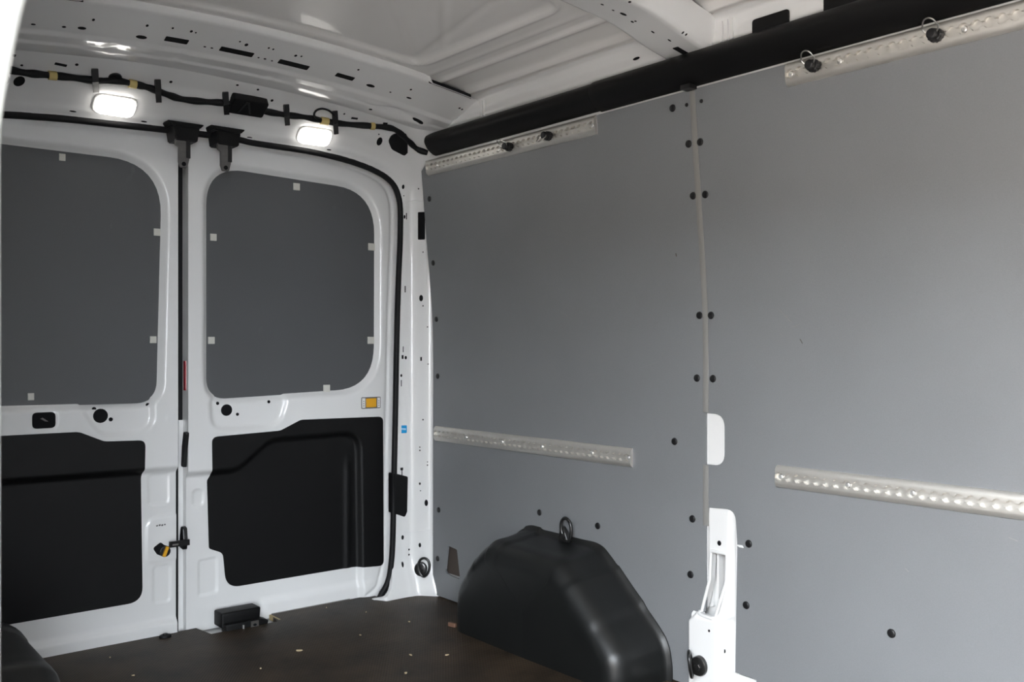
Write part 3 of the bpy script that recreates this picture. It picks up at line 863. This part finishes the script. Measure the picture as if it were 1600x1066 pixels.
# scuffs and dirt with a shape of their own
def smear(pts, par, mat, w):
    P = []
    for px, py in pts:
        p = hit(px, py, g_wall, 0.6, 4.5); P.append(p - Vector((0.0001, 0, 0)))
    n = len(P)
    tube('scuff', P, [w * (0.3 + 0.7 * math.sin(math.pi * (k + 0.5) / n)) for k in range(n)], mat, par, seg=6)
M['scuff'] = plain('pale_scuff', (0.26, 0.26, 0.255), 0.7)
M['dirt_and_shade'] = plain('brown_mark_and_shade', (0.085, 0.068, 0.058), 0.7)  # brown dirt marks, also the painted shade of the pocket sheet
for pts, par, mt_, w in ((((1215, 482), (1222, 488), (1230, 497), (1238, 505)), pan2, 'scuff', 0.0006), (((1236, 510), (1243, 510), (1250, 506)), pan2, 'scuff', 0.0008), (((1228, 492), (1232, 500), (1236, 503)), pan2, 'scuff', 0.0007),
                         (((1250, 530), (1254, 537)), pan2, 'dirt_and_shade', 0.0010), (((1056, 396), (1057, 401)), pan1, 'dirt_and_shade', 0.0016),
                         (((1414, 888), (1420, 894)), pan2, 'scuff', 0.0012), (((1576, 840), (1590, 846)), pan2, 'scuff', 0.0009), (((1592, 350), (1600, 352)), pan2, 'scuff', 0.0006), (((1361, 256), (1366, 300)), pan2, 'scuff', 0.0003), (((1000, 575), (1030, 565)), pan1, 'scuff', 0.0003), (((1218, 520), (1224, 526)), pan2, 'scuff', 0.0004), (((862, 478), (895, 500)), pan1, 'scuff', 0.0003), (((702, 630), (707, 642)), pan1, 'scuff', 0.0005)):
    smear(pts, par, mt_, w)

# joint strip between the panels
js = sheet('trim_1', 1.5685, 1.5860, 0.432, 1.549, 0.0029, lambda U, V: (wx(V) - 0.0035 + 1.2 * np.abs(U - 1.577) ** 1.0 * 0.25, U, V), 'strip', resv=0.01, back=(0.006, 0, 0),
           clip=lambda U, V: np.maximum(sdf(U, V, [(1.5685, 0.432), (1.5860, 0.432), (1.5860, 1.549), (1.5685, 1.549)]), -sdf(U, V, [(1.56, 0.588), (1.60, 0.588), (1.60, 0.724), (1.56, 0.724)])))
tag(js, 'narrow grey plastic joint strip between the two lining panels', 'trim', kind='structure')

# ------------------------------------------------------------------ white body post showing through the panel cut-outs
def x_post(U, V):
    prot = 0.8655 - 0.004 * S((0.5 - V) / 0.05) * np.maximum(S((1.574 - U) / 0.006), S((0.22 - V) / 0.02))                     # general level just behind the lining
    low = S((0.215 - V) / 0.02)
    x = prot - low * 0.022
    right = S((1.510 + 0.022 * low - U) / (0.012 + 0.020 * low))                 # flank turning back towards the wall
    x = x + right * (0.006 + 0.030 * low)
    lip = np.exp(-((U - 1.481) / 0.004) ** 2)
    x = x - lip * 0.008 * (V < 0.47)
    return np.minimum(x, 0.895)
SLOT = rounded([wy(1111, 861), wy(1136, 866), wy(1135, 908), wy(1121, 966), wy(1096, 958), wy(1109, 905)], [0.006] * 6, 3)
def clip_post(U, V): return np.maximum(np.maximum(-sdf(U, V, SLOT), sdf(U, V, [(1.46, -0.01), (1.64, -0.01), (1.64, 0.74), (1.46, 0.74)])), np.where((U > 1.618) & (V < 0.215), U - 1.618, -1) )
post = sheet('body_post', 1.46, 1.64, -0.005, 0.74, 0.004, lambda U, V: (x_post(U, V) + 0.012 * S((U - 1.598 - 0.018 * S((0.2 - V) / 0.02)) / 0.008), U, V), 'white', wall_r, clip=clip_post, back=(0.020, 0, 0))
# slot rim bead
rim = [Vector((float(x_post(np.array([y]), np.array([z]))[0]) - 0.001, y, z)) for y, z in SLOT]
tube('slot_rim', rim, 0.0045, 'white', wall_r, closed=True, seg=8)
bm = bmesh.new()
box(bm, 0.905, 0.910, 1.46, 1.64, 0.15, 0.42); bm_obj('post_back', bm, 'white', wall_r)
bm = bmesh.new(); prism(bm, rrect(0.036, 0.105, 0.006), 0, 0.010, frame_mat((0.905, 1.600, 0.265), (-1, 0, 0)), bev=0.002); ib = bm_obj('inner_bracket', bm, 'white', wall_r)
bm = bmesh.new(); prism(bm, rrect(0.022, 0.070, 0.003), 0.009, 0.0108, frame_mat((0.905, 1.600, 0.265), (-1, 0, 0))); bm_obj('bracket_slot', bm, 'print', ib)
bm = bmesh.new(); box(bm, 0.872, 0.905, 1.545, 1.551, 0.16, 0.42); bm_obj('inner_web', bm, 'white', wall_r)
bm = bmesh.new(); box(bm, 0.868, 0.90, 1.36, 1.50, -0.005, 0.072); bm_obj('sill_step', bm, 'white', wall_r)
for px, py, rr, ry in ((1124, 849, 0.006, 0.0065), (1108, 986, 0.003, 0.0035), (1132, 1018, 0.002, 0.005)):
    gp = lambda x, y, z: x - x_post(y, z)
    p = hit(px, py, gp); disc('hole', p, (-1, 0, 0), rr, ry, 'hole', post, h=0.0008)
bm = bmesh.new(); prism(bm, rounded([(-0.012, 0.003), (0.008, 0.004), (0.013, -0.002), (0.0, -0.002)], 0.001), 0, 0.002, frame_mat(on_x(1156, 854, 0.858), (-1, 0, 0))); bm_obj('body_clip', bm, 'white', wall_r)
# dark sheet behind the small cut-out, pocket shade put into its colour
bm = bmesh.new(); box(bm, 0.885, 0.89, 2.58, 2.80, 0.05, 0.24); bm_obj('pocket_shade', bm, 'dirt_and_shade', wall_r)
bm = bmesh.new(); box(bm, 0.862, 0.885, 2.64, 2.75, 0.078, 0.086); bm_obj('pocket_lip', bm, 'white', wall_r)

# ------------------------------------------------------------------ aluminium lashing tracks
def track(y0, y1, zc, label, bolts):
    """wall track with a scalloped slot (25 mm pitch)"""
    t = empty('lashing_track', (float(wx(zc)), (y0 + y1) / 2, zc))
    tag(t, label, 'track', 'aluminium lashing tracks on the side wall')
    L = y1 - y0; pitch = 0.025; n = max(1, int(round(L / pitch))); pitch = L / n; ns = 8
    ny = n * ns + 1
    ys = np.linspace(-L / 2, L / 2, ny)
    ph = ((ys + L / 2) / pitch) % 1.0 - 0.5
    hw = np.maximum(0.0046, np.sqrt(np.maximum(0, 0.0106 ** 2 - (ph * pitch) ** 2)))
    # section from lower edge to upper edge: (offset along z or None for slot edge, height off wall)
    rows = []
    dz = (np.asarray(wx(np.array([zc + 0.02]))) - np.asarray(wx(np.array([zc - 0.02]))))[0] / 0.04
    def row(v, h):
        v = np.broadcast_to(v, ys.shape)
        return np.stack([dz * v - h, ys, v], 1)
    o = np.ones_like(ys)
    rows = [row(-0.0265 * o, -0.001), row(-0.0262 * o, 0.0035), row(-0.0225 * o, 0.0080), row(-0.017 * o, 0.0108), row(-0.0135 * o, 0.0115), row(-hw - 0.0002, 0.0115), row(-hw, 0.0112), row(-hw - 0.0004, 0.0020),
            row(-0.004 * o, 0.0020), row(0.004 * o, 0.0020),
            row(hw + 0.0004, 0.0020), row(hw, 0.0112), row(hw + 0.0002, 0.0115), row(0.0135 * o, 0.0115), row(0.017 * o, 0.0108), row(0.0225 * o, 0.0080), row(0.0262 * o, 0.0035), row(0.0265 * o, -0.001)]
    V = np.concatenate(rows); nr = len(rows)
    I = np.arange(nr * ny).reshape(nr, ny)
    Q = np.stack([I[:-1, :-1], I[:-1, 1:], I[1:, 1:], I[1:, :-1]], -1).reshape(-1, 4)
    rail = mesh_np('rail', V, Q, 'alu', t)
    rail.data.set_sharp_from_angle(angle=math.radians(40))
    # closed ends
    for e in (0, ny - 1):
        bm = bmesh.new()
        top = [bm.verts.new(r[e]) for r in rows[:6]] + [bm.verts.new(r[e]) for r in rows[12:]]
        bm.faces.new(top); bm_obj('rail_end', bm, 'alu', t)
    for b in bolts:
        y = b - (y0 + y1) / 2
        k = min(max(round((y + L / 2) / pitch - 0.5), 0), n - 1) * pitch + pitch / 2 - L / 2
        disc('screw', (-0.0015, k, 0), (-1, 0, 0), 0.0068, 0.0068, 'brightsteel', t, h=0.006, bev=0.003)
    return t

def stud(px, py, tilt, label):
    """black ring stud locked in a track"""
    p = hit(px, py, lambda x, y, z: x - wx(z) + 0.024, 0.6, 4.5)
    r = empty('ring_stud', (p.x + 0.014, p.y, p.z))
    tag(r, label, 'track fitting', 'ring studs in the upper tracks')
    bm = bmesh.new(); mt = frame_mat((0, 0, 0), (-1, 0, 0))
    prism(bm, [(0.0155 * math.cos(a) * (1 + 0.05 * (-1) ** k), 0.0135 * math.sin(a) * (1 + 0.05 * (-1) ** k)) for k, a in enumerate(np.linspace(0, 2 * math.pi, 25)[:-1])], 0, 0.014, mt, bev=0.003)
    bm_obj('stud_base', bm, 'plug', r)
    bm = bmesh.new(); prism(bm, oval(0.011, 0.011, 18), 0.013, 0.028, mt, bev=0.003); bm_obj('stud_head', bm, 'plug', r)
    pts = []
    for k in range(28):
        a = 2 * math.pi * k / 28
        lx = 0.0165 * math.sin(a) * (1.0 if math.cos(a) < 0.2 else 0.86)
        lz = 0.019 * math.cos(a)
        pts.append((lx, lz))
    ca, sa = math.cos(tilt), math.sin(tilt)
    P = []
    for lx, lz in pts:
        out = 0.016 + 0.019 + lz * 1.0               # ring stands away from the wall
        y = 0.006 + lx * 0.35 + 0.0
        P.append((-(0.020 + (lz + 0.019) * ca * 0.9), lx * 1.0, (lz + 0.019) * sa * 0.9))
    tube('ring', P, 0.0016, 'steel', r, closed=True, seg=8)
    return r

def yw(px, py, z): 
    return on_x(px, py, float(wx(np.array([z]))[0])).y
zL = 0.583
track(yw(989, 718, zL), 2.797, zL, 'aluminium lashing track above the wheel arch, on the rear lining panel', (2.62, 2.41, 2.22, 1.99, 1.85))
track(0.35, yw(1215, 755, zL), zL, 'aluminium lashing track low on the right lining panel', (1.352, 1.165, 1.01, 0.75))
zU = 1.522
track(yw(933, 197, zU), yw(669, 262, zU), zU, 'aluminium lashing track under the roof rail near the rear corner', (1.92, 2.35, 2.70))
track(0.30, yw(1231, 122, zU), zU, 'aluminium lashing track high on the right lining panel', (1.283, 1.17, 0.88))
stud(792, 229, 0.5, 'black ring stud in the rear upper track, the one nearer the corner')
stud(853, 212, -0.7, 'black ring stud in the rear upper track, the one farther from the corner')
stud(1268, 102, 0.9, 'black ring stud at the end of the right upper track')
stud(1459, 54, 0.9, 'black ring stud along the right upper track, topmost in the view')

# ------------------------------------------------------------------ wheel arch covers
def wheel_arch(name, label, sg, xin, mats='arch'):
    base = [(2.468, -0.004), (2.466, 0.10), (2.452, 0.150), (2.40, 0.215), (2.345, 0.275), (2.28, 0.312), (2.20, 0.314), (2.05, 0.312), (1.97, 0.310), (1.925, 0.285), (1.845, 0.215), (1.745, 0.130), (1.712, 0.090), (1.700, 0.04), (1.699, -0.004)]
    prof = smooth_path([(y, z) for y, z in base], 12)
    n = len(prof)
    nrm = []
    for i in range(n):
        t = (prof[min(i + 1, n - 1)] - prof[max(i - 1, 0)]).normalized()
        nrm.append(Vector((t.y, -t.x)))       # points to the inside (y,z)
    cen = Vector((2.085, 0.05))
    for i in range(n):
        if nrm[i].dot(cen - prof[i]) < 0: nrm[i] = -nrm[i]
    # smooth the normals so that deep offsets stay clean
    for _ in range(14):
        nrm = [((nrm[max(i - 1, 0)] + nrm[i] * 2 + nrm[min(i + 1, n - 1)])).normalized() for i in range(n)]
    xw = 0.8575
    R = 0.074
    rings = []
    def ring(x, off):
        pts = []
        for i in range(n):
            s = i / (n - 1)
            rib = 0.004 * (S((s - 0.665) / 0.008) * (1 - S((s - 0.745) / 0.008)))     # shallow raised band on the front slope
            rib += 0.005 * (S((s - 0.34) / 0.01) * (1 - S((s - 0.41) / 0.01))) + 0.004 * (S((s - 0.20) / 0.01) * (1 - S((s - 0.25) / 0.01)))
            q = prof[i] + nrm[i] * (off - rib)
            pts.append((sg * x, q.x, max(q.y, -0.004)))
        return pts
    rings.append(ring(xw, -0.012)); rings.append(ring(xw - 0.004, -0.012)); rings.append(ring(xw - 0.006, 0.0)); rings.append(ring(xw - 0.03, 0.003))
    rings.append(ring(xin + R + 0.03, 0.012))
    for k in range(0, 9):
        a = math.pi / 2 * k / 8
        rings.append(ring(xin + R * (1 - math.sin(a)), 0.014 + R * (1 - math.cos(a)) * 0.85))
    last = rings[-1]
    cy, cz = 2.085, 0.06
    for f in (0.8, 0.55, 0.3, 0.1, 0.0):
        rings.append([(sg * (xin - 0.004 * (1 - f)), cy + (p[1] - cy) * f, (p[2] if p[2] < 0.0 else p[2] * (0.55 + 0.45 * f))) for p in last])
    V = np.array(rings).reshape(-1, 3); I = np.arange(len(rings) * n).reshape(len(rings), n)
    Q = np.stack([I[:-1, :-1], I[:-1, 1:], I[1:, 1:], I[1:, :-1]], -1).reshape(-1, 4)
    o = mesh_np(name, V, Q, mats)
    tag(o, label, 'wheel arch', 'wheel arch covers')
    return o
wheel_arch('wheel_arch_cover', 'black moulded wheel arch cover against the grey lining', 1, 0.672)
wheel_arch('wheel_arch_cover', 'black wheel arch cover cut off in the lower left corner', -1, 0.590)
# near-side lining behind the second arch
lp = sheet('lining_panel', 1.32, 2.82, 0.004, 1.549, 0.02, lambda U, V: (-wx(V) - 0.004, U, V), 'panel', back=(-0.006, 0, 0))
tag(lp, 'grey lining panel on the near side wall, behind the door pillar', 'wall panel', 'grey lining panels on the side wall')

# ------------------------------------------------------------------ lashing rings
def lashing_ring(name, loc, normal, label, ring_u, ring_v, shift, size=1.0, base='foot'):
    """steel D-ring on a bolted base; ring_u / ring_v span the plane in which the ring lies"""
    r = empty(name, loc)
    tag(r, label, 'lashing ring', 'black lashing rings')
    m = frame_mat((0, 0, 0), normal)
    bm = bmesh.new()
    if base == 'foot':
        prism(bm, rounded([(-0.024 * size, -0.020 * size), (0.022 * size, -0.020 * size), (0.006 * size, 0.012 * size), (-0.012 * size, 0.030 * size)], 0.008 * size), 0, 0.014 * size, m, bev=0.005)
    else:
        prism(bm, oval(0.022 * size, 0.024 * size, 24), 0, 0.013 * size, m, bev=0.006)
    bm_obj('base', bm, 'ring', r, True)
    bm = bmesh.new(); prism(bm, oval(0.009 * size, 0.009 * size, 6), 0.012 * size, 0.018 * size, m, bev=0.002); bm_obj('bolt', bm, 'ring', r)
    u = Vector(ring_u).normalized(); v = Vector(ring_v); v = (v - u * v.dot(u)).normalized()
    P = []
    for k in range(32):
        a = 2 * math.pi * k / 32
        P.append(Vector(shift) + u * (0.022 * size * math.sin(a) * (0.86 + 0.14 * math.cos(a))) + v * (0.030 * size * math.cos(a)))
    tube('ring', P, 0.0044 * size, 'ring', r, closed=True, seg=10)
    return r
p = on_x(886, 838, 0.846)
lashing_ring('lashing_ring', p, (-1, 0, 0), 'black lashing ring on top of the wheel arch cover', (0, -1, 0.15), (0, -0.25, 1), (-0.014, -0.012, 0.022), 1.15)
p = hit(658, 889, g_rear)
lashing_ring('lashing_ring', p, (-0.75, -0.66, 0), 'black lashing ring at the foot of the white corner pillar', (0.66, -0.75, 0), (0.25, -0.2, 1), (-0.004, -0.024, 0.010), 1.08, 'disc')
p = hit(1094, 1040, lambda x, y, z: x - x_post(y, z))
lashing_ring('lashing_ring', p, (-0.97, -0.2, 0), 'black lashing ring low on the white post between the panels', (-0.80, -0.60, 0), (-0.12, 0.06, 1), (-0.026, 0.010, 0.006), 1.08, 'disc')

# ------------------------------------------------------------------ interior lamps
def lamp(px, py, label):
    p = hit(px, py, g_rear); n = normal_of(g_rear, p)
    l = empty('interior_lamp', p)
    tag(l, label, 'lamp', 'lit interior lamps in the rear header')
    m = frame_mat((0, 0, 0), n, (0, 0, 1))
    bm = bmesh.new(); prism(bm, rrect(0.122, 0.068, 0.026, 7), -0.02, 0.006, m, bev=0.003); bm_obj('housing', bm, 'paper', l, True)
    bm = bmesh.new()
    O = rrect(0.113, 0.060, 0.024, 7)
    prism(bm, O, 0.004, 0.015, m, bev=0.007)
    bm_obj('lens', bm, 'lens', l, True)
lamp(179, 164, 'lit interior lamp in the header above the left rear door')
lamp(491, 212, 'lit interior lamp in the header above the right rear door')

# ------------------------------------------------------------------ wiring loom along the header
def off_rear(px, py, out):
    p = hit(px, py, lambda x, y, z: y - (YR(x, z) - out)); return p
LP = [(10, 108), (40, 114), (70, 117), (110, 121), (150, 126), (185, 127), (215, 133), (235, 138), (262, 148), (285, 155), (320, 159), (350, 161), (380, 166), (420, 175), (450, 180), (480, 184), (505, 189), (540, 194), (580, 197), (610, 200), (625, 208), (640, 222), (652, 233), (668, 239)]
loom = empty('wiring_loom', off_rear(380, 166, 0.012)); L0 = loom.location.copy()
tag(loom, 'black taped wiring loom clipped along the header above the doors', 'cable')
pts = smooth_path([tuple(off_rear(x, y, 0.013) - L0) for x, y in LP], 6)
tube('cable', [p for p in pts], [0.0098 + 0.0012 * math.sin(i * 0.9) for i in range(len(pts))], 'rubber', loom, seg=10)
def loom_at(px):
    for (a, b) in zip(LP, LP[1:]):
        if a[0] <= px <= b[0]:
            t = (px - a[0]) / (b[0] - a[0]); return a[1] + (b[1] - a[1]) * t
for px, hh in ((148, 34), (246, 33), (352, 33), (447, 30), (523, 34)):
    py = loom_at(px)
    a = off_rear(px, py - hh * 0.5, 0.004) - L0; b = off_rear(px + 2, py + hh * 0.45, 0.004) - L0; c = off_rear(px + 1, py, 0.026) - L0
    bm = bmesh.new()
    for (p, q, w) in ((a, c, 0.008), (c, b, 0.008)):
        d = (q - p); yv = d.normalized(); xv = (Vector((1, 0, 0)) - yv * yv.x).normalized(); zv = xv.cross(yv)
        m = Matrix((xv, yv, zv)).transposed().to_4x4(); m.translation = (p + q) / 2
        box(bm, -w, w, -d.length / 2 - 0.003, d.length / 2 + 0.003, -0.006, 0.006, m)
    bm_obj('cable_clip', bm, 'plug', loom)
for px, w in ((82, 0.010), (207, 0.010), (507, 0.013), (582, 0.007)):
    a = off_rear(px - 5, loom_at(px - 5), 0.013) - L0; b = off_rear(px + 5, loom_at(px + 5), 0.013) - L0
    d = (b - a).normalized(); c = (a + b) / 2
    tube('tape_band', [c - d * w, c - d * w * 0.5, c + d * w * 0.5, c + d * w], 0.0125, 'tape', loom, seg=12)
# loose tail beside the right lamp
tail = [off_rear(x, y, o) - L0 for x, y, o in ((522, 180, 0.02), (514, 173, 0.03), (503, 170, 0.034), (494, 173, 0.032), (491, 180, 0.026), (496, 186, 0.022), (504, 188, 0.018))]
tube('cable_tail', smooth_path(tail, 6), 0.0035, 'rubber', loom, seg=8)
bm = bmesh.new(); prism(bm, oval(0.018, 0.018), -0.002, 0.004, frame_mat(off_rear(180, 121, 0.002) - L0, normal_of(g_rear, hit(180, 121, g_rear)))); bm_obj('grommet', bm, 'plug', loom)
# control module
p = off_rear(387, 164, 0.012); n = normal_of(g_rear, hit(387, 164, g_rear))
mod = empty('control_module', p); tag(mod, 'black rectangular module box in the middle of the wiring loom', 'control box')
sl = (hit(413, 167, g_rear) - hit(361, 161, g_rear)); wdt = sl.length
m = frame_mat((0, 0, 0), n, (0, 0, 1))
bm = bmesh.new(); prism(bm, rrect(0.112, 0.062, 0.006), -0.014, 0.016, m, bev=0.003); bm_obj('case', bm, 'abs', mod)
bm = bmesh.new(); prism(bm, [(-0.03, -0.02), (-0.024, -0.02), (-0.012, 0.026), (-0.018, 0.026)], 0.014, 0.019, m); prism(bm, [(-0.006, 0.026), (-0.012, 0.026), (0.008, -0.02), (0.014, -0.02)], 0.014, 0.019, m); bm_obj('case_rib', bm, 'plug', mod)

# ------------------------------------------------------------------ door catches above the gap and latch at the floor
def catch(px, label):
    """black cover on the header with a steel striker arm hanging in front of the door top"""
    py = 206 + (px - 281) * 0.11
    p = on_y(px, py, 2.885)
    k = empty('door_catch', p); tag(k, label, 'door catch', 'door catches above the rear doors')
    bm = bmesh.new()
    sec = [(-0.050, 0.0), (-0.046, -0.045), (-0.062, -0.050), (-0.066, 0.0)]
    # tapered hood
    def hood(x0, x1, zt, zb, y0, y1, dx):
        v = [bm.verts.new(c) for c in ((x0, y0, zt), (x1, y0, zt), (x1 - dx, y0, zb), (x0 + dx, y0, zb), (x0, y1, zt), (x1, y1, zt), (x1 - dx, y1, zb), (x0 + dx, y1, zb))]
        for f in ((0, 1, 2, 3), (7, 6, 5, 4), (0, 4, 5, 1), (1, 5, 6, 2), (2, 6, 7, 3), (3, 7, 4, 0)): bm.faces.new([v[i] for i in f])
    hood(-0.055, 0.058, 0.020, 0.006, -0.052, 0.03, 0.014)
    hood(-0.034, 0.046, 0.010, -0.034, -0.044, 0.03, 0.007)
    bmesh.ops.bevel(bm, geom=[e for e in bm.edges], offset=0.003, segments=2, affect='EDGES')
    bm_obj('hood', bm, 'abs', k, True)
    bm = bmesh.new()
    prism(bm, rounded([(-0.022, -0.03), (-0.022, -0.048), (-0.012, -0.054), (-0.012, -0.098), (-0.006, -0.114), (0.014, -0.114), (0.020, -0.09), (0.020, -0.03)], 0.004), -0.004, 0.006, Matrix(((1, 0, 0, -0.004), (0, 0, -1, -0.030), (0, 1, 0, 0.0), (0, 0, 0, 1))), bev=0.001)
    bm_obj('striker_arm', bm, 'darksteel', k)
    bm = bmesh.new(); prism(bm, oval(0.0065, 0.0065, 14), 0.0, 0.008, frame_mat((-0.001, -0.0305, -0.104), (0, -1, 0))); bm_obj('arm_bore', bm, 'hole', k)
    bm = bmesh.new(); box(bm, 0.006, 0.018, -0.040, -0.02, -0.085, -0.03); bm_obj('arm_spring', bm, 'plug', k)
catch(281, 'black and grey door catch over the left rear door')
catch(346, 'black and grey door catch over the right rear door')

p = on_z(375, 984, 0.0); p = Vector((0.175, 2.905, 0.0))
lk = empty('floor_latch', p); tag(lk, 'black door latch housing at the floor cut-out of the right rear door', 'latch')
bm = bmesh.new(); prism(bm, rounded([(-0.072, 0.002), (0.056, 0.002), (0.060, 0.050), (-0.072, 0.050)], 0.006), -0.03, 0.030, Matrix(((1, 0, 0, 0), (0, 0, -1, 0.010), (0, 1, 0, 0.002), (0, 0, 0, 1))), bev=0.006); bm_obj('housing', bm, 'abs', lk, True)
bm = bmesh.new(); prism(bm, rounded([(-0.062, -0.018), (0.070, -0.018), (0.078, 0.008), (0.054, 0.018), (-0.068, 0.018)], 0.006), -0.01, 0.028, Matrix(((1, 0, 0, 0), (0, 0, -1, -0.012), (0, 1, 0, 0.002), (0, 0, 0, 1))), bev=0.004); bm_obj('skirt', bm, 'abs', lk, True)
bm = bmesh.new(); box(bm, 0.014, 0.040, -0.046, -0.042, -0.006, 0.018); bm_obj('latch_plate', bm, 'steel', lk)
bm = bmesh.new(); prism(bm, oval(0.006, 0.004, 12), 0, 0.0012, frame_mat((0.027, -0.046, 0.006), (0, -1, 0))); bm_obj('plate_bore', bm, 'hole', lk)
bm = bmesh.new(); box(bm, -0.013, -0.009, -0.047, -0.041, -0.010, 0.012); bm_obj('spring_pin', bm, 'brightsteel', lk)
# stop at the sill and tape by the arch
p = on_z(258, 996, 0.0)
sk = empty('sill_stop', p); tag(sk, 'small black rubber stop on the sill below the left rear door', 'stop')
bm = bmesh.new(); prism(bm, oval(0.018, 0.014), 0.0, 0.008, Matrix.Identity(4), bev=0.003); bm_obj('pad', bm, 'rubber', sk, True)
bm = bmesh.new(); prism(bm, oval(0.008, 0.006), 0.007, 0.012, Matrix.Identity(4), bev=0.002); bm_obj('pad_screw', bm, 'plug', sk)
p = on_z(706, 979, 0.0)
bm = bmesh.new(); prism(bm, rounded([(-0.006, -0.016), (0.006, -0.016), (0.008, 0.012), (-0.004, 0.014)], 0.003), 0.0, 0.012, Matrix.Translation(p) @ Matrix.Rotation(0.3, 4, 'Z'), bev=0.003)
tag(bm_obj('tape_scrap', bm, 'amber', None, True), 'brown tape scrap at the rear foot of the wheel arch cover', 'tape')

# ------------------------------------------------------------------ crumbs on the floor
CH_L = ['near the rear sill middle', 'below the right rear door', 'by the corner pillar', 'in the middle of the floor', 'left of the floor middle', 'towards the front left', 'beside the wheel arch foot', 'at the lower right of the floor', 'near the left door sill', 'at the lower left of the floor', 'near the wheel arch cover front']
for (px, py, s), ll in zip(((510, 950, 1.0), (572, 957, 1.0), (639, 972, 1.1), (563, 993, 1.3), (467, 1017, 2.4), (407, 1045, 1.2), (642, 1024, 1.6), (634, 1052, 1.6), (172, 1028, 1.3), (208, 1056, 1.0), (698, 1024, 1.5)), CH_L):
    p = on_z(px, py, 0.0)
    bm = bmesh.new()
    a = random.uniform(0, 3.1)
    o = [(0.0042 * s * math.cos(t) * random.uniform(0.6, 1.2), 0.0022 * s * math.sin(t) * random.uniform(0.6, 1.3)) for t in np.linspace(0, 6.28, 8)[:-1]]
    prism(bm, o, 0.0, 0.0022, Matrix.Translation(p) @ Matrix.Rotation(a, 4, 'Z'), bev=0.0006)
    tag(bm_obj('wood_chip', bm, 'chip'), 'small pale wood chip lying ' + ll, 'wood chip', 'wood chips on the floor')
